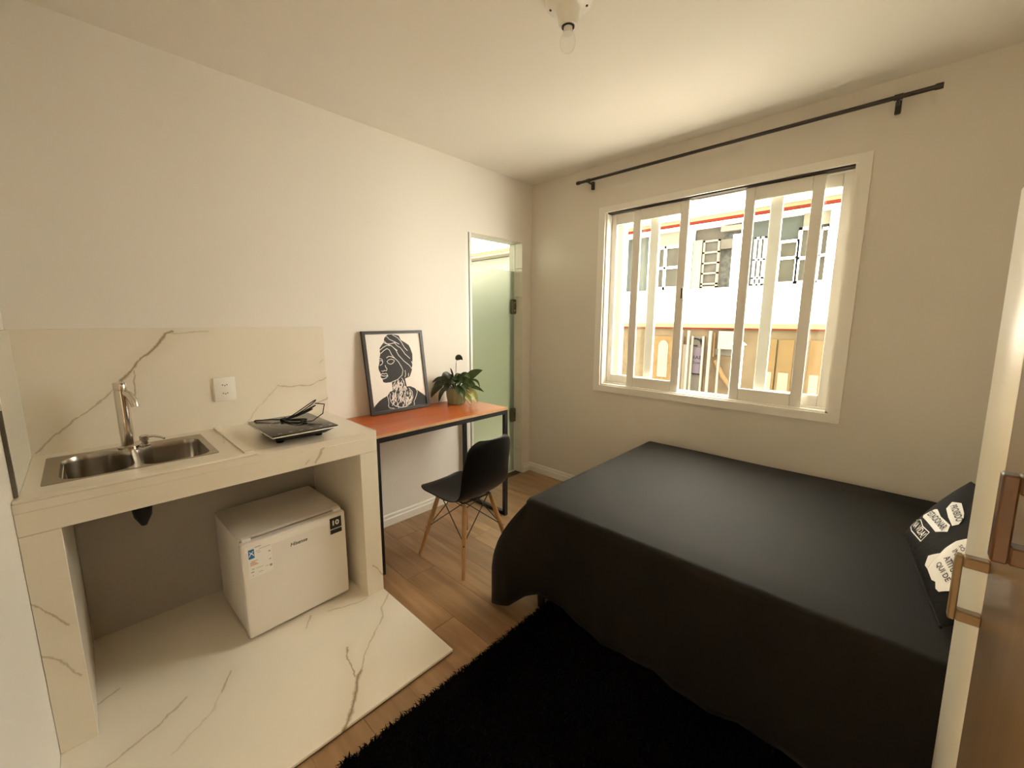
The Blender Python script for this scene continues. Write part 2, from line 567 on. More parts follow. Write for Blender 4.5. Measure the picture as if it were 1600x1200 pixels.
floor = MB().box(-TW, XR, YF - TW, TW, -0.12, -0.012).build('floor', m_joint)
tag(floor, 'oak coloured laminate plank floor of the small studio room', kind='structure')
PW = 0.19
row = 0
y = YF + 0.02
while y < -0.001:
    y1 = min(y + PW, 0.0)
    x = 0.0 - (row * 0.43) % 1.22
    while x < XR:
        xa, xb = max(x, 0.0), min(x + 1.22, XR)
        if xb - xa > 0.03:
            MB().box(xa + .0008, xb - .0008, y + .0008, y1 - .0008, -0.012, random.uniform(-0.0004, 0.0)).build('plank', m_plank, floor)
        x += 1.22
    y = y1
    row += 1
ceil = MB().box(-TW, XR + TW, YF - TW, TW, H, H + 0.15).build('ceiling', m_ceil)
tag(ceil, 'plain warm white ceiling over the room', kind='structure')

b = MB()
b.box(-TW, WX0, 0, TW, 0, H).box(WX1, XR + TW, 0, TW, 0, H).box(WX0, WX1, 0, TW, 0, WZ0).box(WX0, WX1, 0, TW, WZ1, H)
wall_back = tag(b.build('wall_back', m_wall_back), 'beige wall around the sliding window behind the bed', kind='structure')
b = MB()
b.box(-TW, 0, YF - TW, DY0, 0, H).box(-TW, 0, DY0, DY1, DZ, H).box(-TW, 0, DY1, 0, 0, H)
wall_left = tag(b.build('wall_left', m_wall), 'long beige wall behind the kitchen counter and the desk', kind='structure')
wall_right = tag(MB().box(XR, XR + TW, YF - TW, 0, 0, H).build('wall_right', m_wall), 'beige wall behind the bed head', kind='structure')
wall_front = tag(MB().box(0, 1.80, YF - TW, YF, 0, H).box(2.70, XR, YF - TW, YF, 0, H).box(1.80, 2.70, YF - TW, YF, 2.1, H).build('wall_front', m_wall), 'white wall at the near end of the counter', kind='structure')

b = MB()
HY0, HY1 = -4.95, YF - TW - .001
b.box(-.2, 3.3, HY0, HY0 + .1, -.02, 2.5).box(-.2, -.1, HY0 + .1, HY1, -.02, 2.5).box(3.2, 3.3, HY0 + .1, HY1, -.02, 2.5)
b.box(-.2, 3.3, HY0, HY1, 2.5, 2.6).box(-.2, 3.3, HY0 + .1, HY1, -.14, -.02)
tag(b.build('wall_fill_hall', m_ceil), 'hall added out of view to carry fill light through the doorway', kind='structure')  # unseen hall and doorway, added for the fill light they pass on

# tiles lining the door reveal
zt = [0.0, 0.215, 0.507, 0.797, 1.123, 1.436, 1.694, 1.947, DZ]
for a, c in zip(zt[:-1], zt[1:]):
    MB().rbox(-TW + .002, -0.002, DY1 - 0.009, DY1 + 0.002, a + 0.0025, c - 0.0025, 0.002, 1).build('reveal_tile', m_tile_plain, wall_left)


def baseboard(name, label, segs):
    o = MB()
    for ax, a, c in segs:
        prof = [(0, 0), (0.016, 0), (0.016, 0.052), (0.011, 0.060), (0.011, 0.076), (0.006, 0.084), (0, 0.084)]
        n = len(prof)
        if ax == 'y':
            v = [(p, a, z) for p, z in prof] + [(p, c, z) for p, z in prof]
        else:
            v = [(a, -p, z) for p, z in prof] + [(c, -p, z) for p, z in prof]
        f = [tuple(range(n)), tuple(range(n, 2 * n))[::-1]] + [(i, (i + 1) % n, (i + 1) % n + n, i + n) for i in range(n)]
        o.add(v, f)
    ob = o.build(name, m_trim)
    bm = bmesh.new(); bm.from_mesh(ob.data); bmesh.ops.recalc_face_normals(bm, faces=bm.faces[:]); bm.to_mesh(ob.data); bm.free()
    return tag(ob, label, kind='structure')


baseboard('baseboard_left', 'white moulded baseboard under the desk', [('y', -1.955, DY0 - 0.005), ('y', DY1 + 0.005, -0.001)])
baseboard('baseboard_back', 'white moulded baseboard below the window', [('x', 0.001, XR - 0.001)])

# ------------------------------------------------------------------ window
win = thing('window_1', 'white four leaf sliding window with its two inner leaves slid apart', None, (1.54, 0.0, 0.95), kind='structure')
TO = (0.7178, 2.3602, 0.8984, 2.3608)


def trim_piece(p, name='casing'):
    """mitred casing piece from four xz corners"""
    n = 4
    v = [(x, -0.016, z) for x, z in p] + [(x, 0.0, z) for x, z in p]
    f = [(3, 2, 1, 0), (4, 5, 6, 7)] + [(i, (i + 1) % n, (i + 1) % n + n, i + n) for i in range(n)]
    MB().add(v, f).build(name, m_trim, win)


x0, x1, z0, z1 = TO
trim_piece([(x0, z0), (x1, z0), (WX1 + .002, WZ0), (WX0 - .002, WZ0)])
trim_piece([(x1, z0), (x1, z1), (WX1 + .002, WZ1 - .017), (WX1 + .002, WZ0)])
trim_piece([(x1, z1), (x0, z1), (WX0 - .002, WZ1 - .017), (WX1 + .002, WZ1 - .017)])
trim_piece([(x0, z1), (x0, z0), (WX0 - .002, WZ0), (WX0 - .002, WZ1 - .017)])
b = MB()
b.box(WX0, WX0 + .012, 0.0, 0.13, WZ0, WZ1).box(WX1 - .012, WX1, 0.0, 0.13, WZ0, WZ1)
b.box(WX0, WX1, 0.0, 0.15, WZ0 - 0.001, WZ0 + 0.010)
b.box(WX0, WX1, 0.045, 0.055, WZ0 + .010, WZ0 + .022).box(WX0, WX1, 0.095, 0.105, WZ0 + .010, WZ0 + .022)
b.box(WX0, WX1, 0.055, 0.13, WZ1 - .032, WZ1)
b.build('frame', m_trim, win)
MB().box(WX0 + .012, WX1 - .012, 0.002, 0.054, WZ1 - .026, WZ1 - .002).build('top_channel', m_gap, win)


def sash(x0, x1, y0, y1, z0, z1, sw0, sw1, rb, rt, handle=None):
    o = MB()
    o.rbox(x0, x0 + sw0, y0, y1, z0, z1, 0.003, 1).rbox(x1 - sw1, x1, y0, y1, z0, z1, 0.003, 1)
    o.rbox(x0 + sw0, x1 - sw1, y0, y1, z0, z0 + rb, 0.003, 1).rbox(x0 + sw0, x1 - sw1, y0, y1, z1 - rt, z1, 0.003, 1)
    s_ = o.build('sash', m_trim, win)
    ym = (y0 + y1) / 2
    MB().box(x0 + sw0 - .004, x1 - sw1 + .004, ym - .002, ym + .002, z0 + rb - .004, z1 - rt + .004).build('pane', m_window_glass, s_)
    if handle:
        hx, hz = handle
        MB().rbox(hx - .010, hx + .010, y0 - .003, y0 + .001, hz - .045, hz + .045, .002, 1).build('latch', m_trim, s_)
        MB().box(hx - .004, hx + .006, y0 - .0035, y0 - .001, hz - .036, hz + .036).build('latch_slot', m_gap, s_)
    return s_


sash(WX0 + .014, 1.182, 0.070, 0.095, 0.966, 2.303, .042, .066, .072, .072)
sash(1.892, WX1 - .014, 0.070, 0.095, 0.966, 2.303, .066, .050, .072, .072)
sash(0.998, 1.412, 0.022, 0.046, 0.958, 2.304, .060, .058, .080, .080, handle=(1.397, 1.675))
sash(1.758, 2.164, 0.022, 0.046, 0.958, 2.304, .056, .058, .080, .080)

# ------------------------------------------------------------------ frosted glass door in the left wall
door = thing('door_1', 'narrow frosted green glass door beside the room corner', None, (-0.1, -0.45, 0.0), kind='structure')
MB().box(-0.106, -0.096, DY0 + .055, DY1 - .013, 0.012, 1.925).build('frosted_pane', m_frost, door)
MB().box(-0.104, -0.098, DY0 + .055, DY1 - .013, 1.927, DZ - .003).build('clear_pane', m_window_glass, door)
b = MB()
b.box(-0.045, -0.002, DY0, DY0 + .024, 0.0005, DZ).box(-0.045, -0.002, DY0 + .038, DY0 + .060, 0.0005, DZ)
b.build('jamb_profile', m_alu, door)
MB().box(-0.045, -0.006, DY0 + .0242, DY0 + .0378, 0.0005, DZ).build('jamb_seal', m_alu_dark, door)
MB().box(-0.125, -0.080, DY0 + .058, DY1 - .010, 0.0005, 0.010).build('threshold', m_alu, door)
for z in (1.605, 0.572):
    hg = MB().rbox(-0.128, -0.072, DY1 - .062, DY1 - .004, z - .068, z + .068, .012, 3).build('hinge', m_hw, door)
    for dz in (-.035, .035):
        MB().lathe([(0.008, 0), (0.008, .004)], (-0.072, DY1 - .035, z + dz), 10, Matrix.Rotation(math.pi / 2, 4, 'Y')).build('screw', m_chrome, hg)
MB().box(-0.109, -0.093, DY1 - .0128, DY1 - .0095, 0.012, DZ - .003).build('edge_seal', m_alu, door)

# ------------------------------------------------------------------ kitchen: slab, counter, tiles, sink
YC = -1.9625
HC = 0.918
DC = 0.649
AP = 0.107
HP = 0.0195
plat = thing('tile_platform', 'low marble look porcelain slab raised on the wooden floor', 'platform', (0.63, -2.56, 0.0))
MB().rbox(0.013, 1.2571, YF + .001, YC, 0.008, HP, 0.0015, 1).build('slab', m_pl, plat)
MB().box(0.013, 1.2540, YF + .001, YC - .004, 0.0, 0.008).build('mortar_bed', m_edge_dark, plat)

cnt = thing('kitchen_counter', 'marble look masonry kitchen counter with open niche underneath', 'counter', (0.33, -2.56, HP))
SX0, SX1, SY0, SY1 = 0.098, 0.498, -3.113, -2.606   # sink cut-out
b = MB()
b.box(0.013, SX0 + .008, YF + .012, YC, HC - .03, HC)
b.box(SX1 - .008, DC, YF + .001, YC, HC - .03, HC)
b.box(SX0 + .008, SX1 - .008, YF + .012, SY0 + .008, HC - .03, HC)
b.box(SX0 + .008, SX1 - .008, SY1 - .008, YC, HC - .03, HC)
b.build('countertop', m_top, cnt)
MB().rbox(DC - .03, DC + .0005, YF + .001, YC, HC - AP, HC - .0305, .0015, 1).build('apron', m_front, cnt)
MB().rbox(0.02, DC, YF + .001, YF + .0926, HP + .0005, HC - AP - .001, .0015, 1).build('column', m_front, cnt)
MB().rbox(0.02, DC, YC - .0926, YC, HP + .0005, HC - AP - .001, .0015, 1).build('column', m_front, cnt)
MB().box(0.02, DC - .03, YC - .0926, YC, HC - AP - .0005, HC - .0305).build('column_head', m_front, cnt)
b = MB()
b.rbox(0.02, 0.610, -2.537, -2.503, HC, HC + .009, .002, 1).rbox(0.612, 0.6485, YF + .002, -2.503, HC, HC + .009, .002, 1)
b.build('drip_ridge', m_top, cnt)
MB().box(0.004, 0.019, YF + .095, YC - .095, HP + .001, HC - .032).build('niche_back', m_niche, cnt)

bs = thing('backsplash', 'large cream marble look tile with a brown vein above the counter', 'backsplash', (0.006, -2.55, HC))
MB().rbox(0.0005, 0.0125, YF + .0005, -1.940, HC - .002, 1.441, .001, 1).build('back_tile', m_bs, bs)
MB().rbox(0.013, 0.556, YF + .0005, YF + .0115, HC + .001, 1.441, .001, 1).build('return_tile', m_tile_plain, bs)
MB().box(0.5565, 0.572, YF + .0005, YF + .010, HC + .001, 1.20).build('return_edge', m_edge_dark, bs)  # dark brown strip at the free end of the return tile


def rrect(x0, x1, y0, y1, r, n=6):
    out = []
    for cx, cy, a0 in ((x1 - r, y1 - r, 0), (x0 + r, y1 - r, 90), (x0 + r, y0 + r, 180), (x1 - r, y0 + r, 270)):
        for k in range(n + 1):
            a = math.radians(a0 + 90 * k / n)
            out.append((cx + r * math.cos(a), cy + r * math.sin(a)))
    return out


sink = thing('sink', 'stainless steel double bowl sink set into the counter', 'sink', (0.3, -2.86, HC))
bowls = []
for q in (rrect(0.135, 0.489, -3.072, -2.868, .075, 9), rrect(0.150, 0.489, -2.850, -2.630, .055, 9)):
    bowls.append([(max(x, 0.130 + .085 * math.exp(-((y_ + 2.859) / .055) ** 2)), y_) for x, y_ in q])
bm = bmesh.new()


def loop_edges(lp, z):
    vs = [bm.verts.new((x, y_, z)) for x, y_ in lp]
    return [bm.edges.new((vs[i], vs[(i + 1) % len(vs)])) for i in range(len(vs))]


ed = loop_edges(rrect(SX0, SX1, SY0, SY1, .006, 3), HC + .0035)
for lp in bowls:
    ed += loop_edges(lp, HC + .0025)
bmesh.ops.triangle_fill(bm, use_beauty=True, use_dissolve=False, edges=ed)
rimb = MB().from_bm(bm)
rl = rrect(SX0, SX1, SY0, SY1, .006, 3)
n = len(rl)
rimb.add([(x, y_, HC + .0035) for x, y_ in rl] + [(x, y_, HC - .002) for x, y_ in rl], [(i, i + n, (i + 1) % n + n, (i + 1) % n) for i in range(n)])
rimb.build('rim', m_steel, sink)
for lp, depth in zip(bowls, (.165, .14)):
    n = len(lp)
    cx = sum(p[0] for p in lp) / n; cy = sum(p[1] for p in lp) / n
    vs, fs = [], []
    prof = [(1.0, .0025), (.985, -.006), (.975, -.02), (.955, -depth * .85), (.90, -depth * .97), (.80, -depth), (.12, -depth - .006)]
    for k, dz in prof:
        vs += [(cx + (x - cx) * k, cy + (y_ - cy) * k, HC + dz) for x, y_ in lp]
    for i in range(len(prof) - 1):
        fs += [(i * n + j, i * n + (j + 1) % n, (i + 1) * n + (j + 1) % n, (i + 1) * n + j) for j in range(n)]
    fs.append(tuple((len(prof) - 1) * n + j for j in range(n)))
    bo = MB().add(vs, fs, True).build('bowl', m_steel, sink)
    MB().lathe([(.034, 0), (.034, .004), (.026, .005), (.024, .002)], (cx, cy, HC - depth - .006), 20).build('strainer', m_chrome, bo)
    MB().lathe([(.022, 0), (.022, -.022)], (cx, cy, HC - depth - .009), 16).build('drain', m_black_plastic, bo)
MB().lathe([(.020, .722), (.034, .715), (.034, .690), (.030, .655), (.010, .612)], (0.30, -2.862, 0), 16).build('trap', m_black_plastic, sink)
# basket of rods standing in the left bowl's near end
bk = MB()
for k in range(9):
    xx = 0.20 + k * .028
    bk.tube([(xx, -3.066, HC - .012), (xx, -3.062, HC - .07), (xx, -3.03, HC - .085)], .0022, 6)
bk.tube([(0.19, -3.066, HC - .012), (0.45, -3.066, HC - .012)], .003, 6)
bk.tube([(0.19, -3.03, HC - .085), (0.45, -3.03, HC - .085)], .003, 6)
bk.build('drainer_rack', m_chrome, sink)

fau = thing('faucet', 'tall cylindrical chrome faucet standing behind the sink', 'faucet', (0.128, -2.868, HC + .003))
fx, fy, fz = 0.128, -2.868, HC + .0035
MB().lathe([(.036, 0), (.036, .005), (.027, .009), (.0235, .011)], (fx, fy, fz), 28).build('base_ring', m_chrome, fau)
MB().lathe([(.0235, .010), (.0235, .255), (.0215, .257), (.0215, .262)], (fx, fy, fz), 28).build('column', m_chrome, fau)
MB().lathe([(.0235, .263), (.0235, .286), (.021, .290)], (fx, fy, fz), 28).build('cap', m_chrome, fau)
MB().tube([(fx + .012, fy + .006, fz + .282), (fx + .030, fy + .012, fz + .290)], .006, 10).build('lever', m_chrome, fau)
MB().tube([(fx + .006, fy + .006, fz + .248), (fx + .026, fy + .024, fz + .236), (fx + .038, fy + .034, fz + .212), (fx + .043, fy + .038, fz + .184)], [.014, .0145, .0145, .014], 16).build('spout', m_chrome, fau)

sd = thing('soap_dispenser', 'small chrome soap dispenser with a curved spout beside the faucet', 'dispenser', (0.150, -2.815, HC + .003))
sx, sy = 0.150, -2.815
MB().lathe([(.019, 0), (.019, .004), (.012, .007), (.012, .022), (.017, .026), (.017, .044), (.014, .047)], (sx, sy, HC + .0035), 20).build('pump_head', m_chrome, sd)
MB().tube([(sx + .004, sy + .004, HC + .043), (sx + .025, sy + .030, HC + .046), (sx + .045, sy + .052, HC + .042), (sx + .056, sy + .064, HC + .034)], [.0055, .005, .0045, .004], 10).build('spout', m_chrome, sd)

sock = thing('wall_socket', 'white double wall socket plate on the marble backsplash', 'socket', (0.0126, -2.469, 1.12))
MB().rbox(0.0130, 0.0225, -2.517, -2.421, 1.059, 1.183, .003, 2).build('plate', m_white_plastic, sock)
for zc in (1.144, 1.100):
    hexa = [(-.022, 0), (-.014, .013), (.014, .013), (.022, 0), (.014, -.013), (-.014, -.013)]
    M = Matrix(((0, 0, 1, 0.0225), (1, 0, 0, -2.469), (0, 1, 0, zc), (0, 0, 0, 1)))
    so = MB().poly_prism(hexa, .0012, M).build('socket_face', m_paper, sock)
    for dy, dz in ((-.0095, 0), (.0095, 0), (0, -.004)):
        MB().lathe([(.0028, 0), (.0028, .001)], (0.0237, -2.469 + dy, zc + dz), 8, Matrix.Rotation(math.pi / 2, 4, 'Y')).build('pin_hole', m_ink, so)

# ------------------------------------------------------------------ induction cooktop
ck = thing('induction_cooktop', 'black portable induction cooktop with a coiled cord on the counter', 'cooktop', (0.42, -2.287, HC))
MB().rbox(0.240, 0.618, -2.432, -2.142, .970, .976, .002, 2).build('glass_plate', m_cooktop, ck)
MB().rbox(0.238, 0.620, -2.434, -2.140, .9645, .9698, .002, 2).build('white_rim', m_white_plastic, ck)
b = MB()
v = [(0.25, -2.425, .9645), (0.608, -2.425, .9645), (0.608, -2.149, .9645), (0.25, -2.149, .9645),
     (0.285, -2.395, .932), (0.55, -2.395, .932), (0.55, -2.180, .932), (0.285, -2.180, .932)]
b.add(v, [(0, 1, 2, 3), (7, 6, 5, 4), (0, 4, 5, 1), (1, 5, 6, 2), (2, 6, 7, 3), (3, 7, 4, 0)])
b.build('body', m_black_plastic, ck)
for fx_, fy_ in ((0.31, -2.375), (0.52, -2.375), (0.31, -2.20), (0.52, -2.20)):
    MB().lathe([(.016, 0), (.018, .016)], (fx_, fy_, HC + .0005), 14).build('foot', m_black_plastic, ck)
b = MB()
M = Matrix(((0, 1, 0, 0.45), (1, 0, 0, -2.287), (0, 0, 1, .97605), (0, 0, 0, 1)))
for r in (.095, .055):
    pl = [(r * math.cos(a / 40 * 2 * math.pi), r * math.sin(a / 40 * 2 * math.pi) - .03) for a in range(41)]
    vs, fs = ribbon(pl, .0025)
    b.add([M @ Vector((x, y_, .0002)) for x, y_ in vs], fs)
b.build('ring_print', m_grey_ink, ck)
b = MB()
for k in range(6):
    b.box(0.585, 0.592, -2.40 + k * .045, -2.385 + k * .045, .9760, .9763)
b.build('touch_print', m_grey_ink, ck)['kind'] = 'stuff'


def arc(c, rx, ry, a0, a1, zf, rot=0.0, n=22):
    out = []
    for k in range(n + 1):
        a = math.radians(a0 + (a1 - a0) * k / n)
        x, y_ = rx * math.cos(a), ry * math.sin(a)
        out.append((c[0] + x * math.cos(rot) - y_ * math.sin(rot), c[1] + x * math.sin(rot) + y_ * math.cos(rot), zf(k / n)))
    return out


kx, ky = 0.345, -2.300   # where the coil is tied
cb = MB()
for (ang, ln, wd, zt_) in ((80, .155, .020, .085), (74, .150, .010, .060), (66, .135, .016, .046), (34, .130, .020, .008), (22, .150, .030, .003)):
    a = math.radians(ang)
    u = Vector((math.cos(a), math.sin(a), 0)); w = Vector((-u.y, u.x, 0))
    pts = []
    for k in range(25):
        t = 2 * math.pi * k / 24
        along = (1 - math.cos(t)) / 2
        pts.append(Vector((kx, ky, .981)) + u * ln * along + w * wd * math.sin(t) * (.35 + along) + Vector((0, 0, zt_ * along ** 1.3)))
    cb.tube(pts, .0027, 7, cap=False)
a1 = Vector((kx, ky, 0)) + Vector((math.cos(1.36), math.sin(1.36), 0)) * .15
a2 = Vector((kx, ky, 0)) + Vector((math.cos(.5), math.sin(.5), 0)) * .14
cb.tube([(a1.x, a1.y, 1.050), (a1.x + .03, a1.y + .035, 1.045), ((a1.x + a2.x) / 2 + .045, (a1.y + a2.y) / 2 + .04, 1.01), (a2.x + .02, a2.y + .02, .985), (a2.x - .03, a2.y - .02, .980)], .0027, 7)
cb.tube([(kx, ky, .981), (0.31, -2.34, .984), (0.27, -2.375, .980), (0.25, -2.40, .979), (0.233, -2.415, .965), (0.236, -2.42, .955)], .0032, 7)
cb.tube([(kx + .006, ky - .012, .981), (kx - .004, ky + .010, .983)], .010, 10)
cb.build('power_cord', m_black_plastic, ck)

# ------------------------------------------------------------------ small fridge in the niche
fr = thing('mini_fridge', 'small white fridge with stickers standing in the niche under the counter', 'fridge', (0.36, -2.35, HP))
FX, FY, FA = 0.5668, -2.5817, 0.0298
FM = Matrix.Translation((FX, FY, HP)) @ Matrix.Rotation(FA, 4, 'Z')
FW, FD, FH = .472, .45, .490
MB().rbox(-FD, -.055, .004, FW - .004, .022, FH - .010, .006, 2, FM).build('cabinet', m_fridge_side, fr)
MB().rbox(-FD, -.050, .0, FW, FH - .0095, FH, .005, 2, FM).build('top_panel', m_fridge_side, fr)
MB().box(-.055, -.047, .010, FW - .010, .026, FH - .014, FM).build('door_gasket', m_grey_ink, fr)
dr = MB().rbox(-.047, 0.0, .0, FW, .020, FH - .012, .009, 3, FM).build('door', m_fridge, fr)
MB().rbox(-.044, .0012, .012, FW - .012, FH - .052, FH - .022, .0008, 1, FM).build('door_film', m_paper, dr)
for yy in (.03, FW - .03):
    MB().rbox(-.052, -.02, yy - .018, yy + .018, FH - .0115, FH + .004, .003, 2, FM).build('hinge_cap', m_white_plastic, fr)
for px_, py_ in ((-.05, .05), (-.05, FW - .05), (-FD + .05, .05), (-FD + .05, FW - .05)):
    MB().lathe([(.018, 0.0005), (.016, .022)], FM @ Vector((px_, py_, 0)), 14).build('foot', m_black_plastic, fr)


def on_front(u0, u1, z0, z1, d=.0008, th=.0006):
    return MB().box(d, d + th, u0, u1, z0, z1, FM)


def front_text(txt, u0, u1, z0, z1, d, name, mat, parent, **k):
    vs, fs = fit_text(txt, **k)
    MB().add([FM @ Vector((d, u0 + (u1 - u0) * x, z0 + (z1 - z0) * y_)) for x, y_ in vs], fs).build(name, mat, parent)


lab = on_front(.022, .120, .312, .462).build('energy_label', m_white_plastic, dr)
on_front(.026, .049, .405, .449, .0016).build('blue_block', m_blue, lab)
e = MB()
M = FM @ Matrix(((0, 0, 1, .0024), (1, 0, 0, .0375), (0, 1, 0, .427), (0, 0, 0, 1)))
for pl in ([(-.008, .012), (0, .004), (.008, .012)], [(-.009, -.010), (-.003, .002), (.003, .002), (.009, -.010)], [(-.006, .001), (.006, .001)]):
    vs, fs = ribbon(pl, .0035)
    e.add([M @ Vector((x, y_, 0)) for x, y_ in vs], fs)
e.build('white_mark', m_paper, lab)
e = MB()
for (a, c, z, h) in ((.053, .078, .452, .003), (.070, .116, .440, .0015), (.056, .072, .432, .0015), (.060, .075, .424, .0012), (.106, .113, .410, .006), (.034, .060, .390, .0022),
                     (.106, .114, .372, .004), (.05, .08, .352, .0012), (.035, .044, .352, .003), (.088, .100, .346, .0016), (.030, .042, .338, .004), (.106, .116, .338, .010), (.06, .078, .330, .0016), (.034, .04, .322, .002)):
    e.box(.0015, .0020, a, c, z, z + h, FM)
e.build('label_print', m_grey_ink, lab)['kind'] = 'stuff'
e = MB()
for z in (.384, .378, .372):
    e.box(.0015, .0020, .030, .062 - (z - .372), z, z + .003, FM)
e.build('orange_stripes', m_orange_print, lab)
bd = on_front(.388, .452, .372, .462).build('warranty_badge', m_white_plastic, dr)
on_front(.3905, .4495, .402, .4595, .0015).build('black_block', m_ink, bd)
on_front(.3905, .4495, .374, .396, .0015).build('black_block', m_ink, bd)
front_text('10', .404, .438, .418, .446, .0024, 'lettering', m_white_plastic, bd, bold=.04)
e = MB()
for k in range(10):
    e.box(.0023, .0027, .394 + k * .0052, .394 + k * .0052 + .0032, .397, .4012, FM)
e.build('badge_print', m_grey_ink, bd)
front_text('Hisense', .200, .278, .392, .410, .0006, 'lettering', m_ink, dr, shear=.25, bold=.02)

# ------------------------------------------------------------------ desk
HD = 0.846
DX = 0.515
DYA, DYB = -1.9595, -0.844
dk = thing('desk', 'narrow desk with orange wood top on black steel legs', 'desk', (0.26, -1.40, 0.0))
MB().rbox(0.004, DX - .003, DYA, DYB, HD - .018, HD, .002, 1).build('desktop', m_desk, dk)
MB().box(DX - .0029, DX + .0005, DYA, DYB, HD - .017, HD - .0012).build('edge_band', m_desk_edge, dk)
T = .028
zr = HD - .0185
LA = -1.903   # left frame
b = MB()
b.box(DX - T, DX, LA, DYB, zr - T, zr).box(.016, .016 + T, LA, DYB, zr - T, zr)
b.build('rail', m_black_steel, dk)
for yy in (LA, DYB - T):
    MB().box(.016 + T, DX - T, yy, yy + T, zr - T, zr).build('cross_rail', m_black_steel, dk)
    MB().box(.018 + T, DX - T, yy, yy + T, .0005, T).build('bottom_rail', m_black_steel, dk)
    MB().box(DX - T, DX, yy, yy + T, .0005, zr - T).build('leg', m_black_steel, dk)
    MB().box(.018, .018 + T, yy, yy + T, .0005, zr - T).build('leg', m_black_steel, dk)

# ------------------------------------------------------------------ framed print leaning on the wall
FRW, FRH = .462, .560
pf = thing('framed_print', 'black framed print of a woman in a headwrap leaning on the desk', 'picture', (0.07, -1.45, HD))
bl = Vector((0.072, -1.688, HD + .004))
lean = math.asin((0.072 - 0.020) / FRH)
tl = .035   # small tilt within the picture plane
U = Vector((0, math.cos(0.0), 0.0)); V = Vector((-math.sin(lean), -math.sin(tl) * .9, math.cos(lean))).normalized()
Nn = U.cross(V).normalized()


def P3(u, v, d=0.0):
    return bl + U * (u * FRW) + V * (v * FRH) + Nn * d


def bar3(u0, u1, v0, v1, d0, d1):
    o = MB()
    vs = [P3(u, v, d) for u in (u0, u1) for v in (v0, v1) for d in (d0, d1)]
    return o.add(vs, [(0, 1, 3, 2), (4, 6, 7, 5), (0, 4, 5, 1), (2, 3, 7, 6), (0, 2, 6, 4), (1, 5, 7, 3)])


fw_u, fw_v = .047, .036
for a in ((0, 1, 0, fw_v), (0, 1, 1 - fw_v, 1), (0, fw_u, fw_v, 1 - fw_v), (1 - fw_u, 1, fw_v, 1 - fw_v)):
    bar3(*a, -.012, .008).build('frame_bar', m_rod, pf)
pp = bar3(fw_u, 1 - fw_u, fw_v, 1 - fw_v, -.010, 0.0).build('print_paper', m_paper, pf)
head = [(0.259, 0.734), (0.238, 0.688), (0.219, 0.612), (0.198, 0.57), (0.2, 0.536), (0.217, 0.5), (0.225, 0.482), (0.216, 0.449), (0.241, 0.421), (0.245, 0.386), (0.283, 0.373), (0.376, 0.373), (0.488, 0.398), (0.568, 0.436), (0.609, 0.397), (0.7, 0.416), (0.728, 0.459), (0.758, 0.511), (0.782, 0.628), (0.791, 0.7), (0.768, 0.774), (0.745, 0.816), (0.679, 0.854), (0.617, 0.884), (0.592, 0.938), (0.495, 0.958), (0.407, 0.956), (0.346, 0.915), (0.33, 0.864), (0.289, 0.827), (0.257, 0.798), (0.25, 0.747)]
neck = [(0.386, 0.375), (0.488, 0.405), (0.57, 0.45), (0.612, 0.402), (0.628, 0.296), (0.661, 0.27), (0.38, 0.24), (0.384, 0.285)]
body = [(0.069, 0.108), (0.104, 0.134), (0.149, 0.163), (0.211, 0.19), (0.285, 0.212), (0.328, 0.255), (0.384, 0.267), (0.487, 0.274), (0.628, 0.296), (0.688, 0.294), (0.758, 0.265), (0.861, 0.199), (0.95, 0.138), (0.952, 0.037), (0.05, 0.037), (0.05, 0.09)]
b = MB()
for i, pl in enumerate((head, neck, body)):
    n = len(pl)
    b.add([P3(u, v, .0006 + i * .0001) for u, v in pl], [tuple(range(n))])
po = b.build('portrait_print', m_ink, pp)
bm = bmesh.new(); bm.from_mesh(po.data)
bmesh.ops.triangulate(bm, faces=bm.faces[:], ngon_method='EAR_CLIP')
for f in bm.faces:
    if f.normal.dot(Nn) < 0:
        f.normal_flip()
bm.to_mesh(po.data); bm.free()
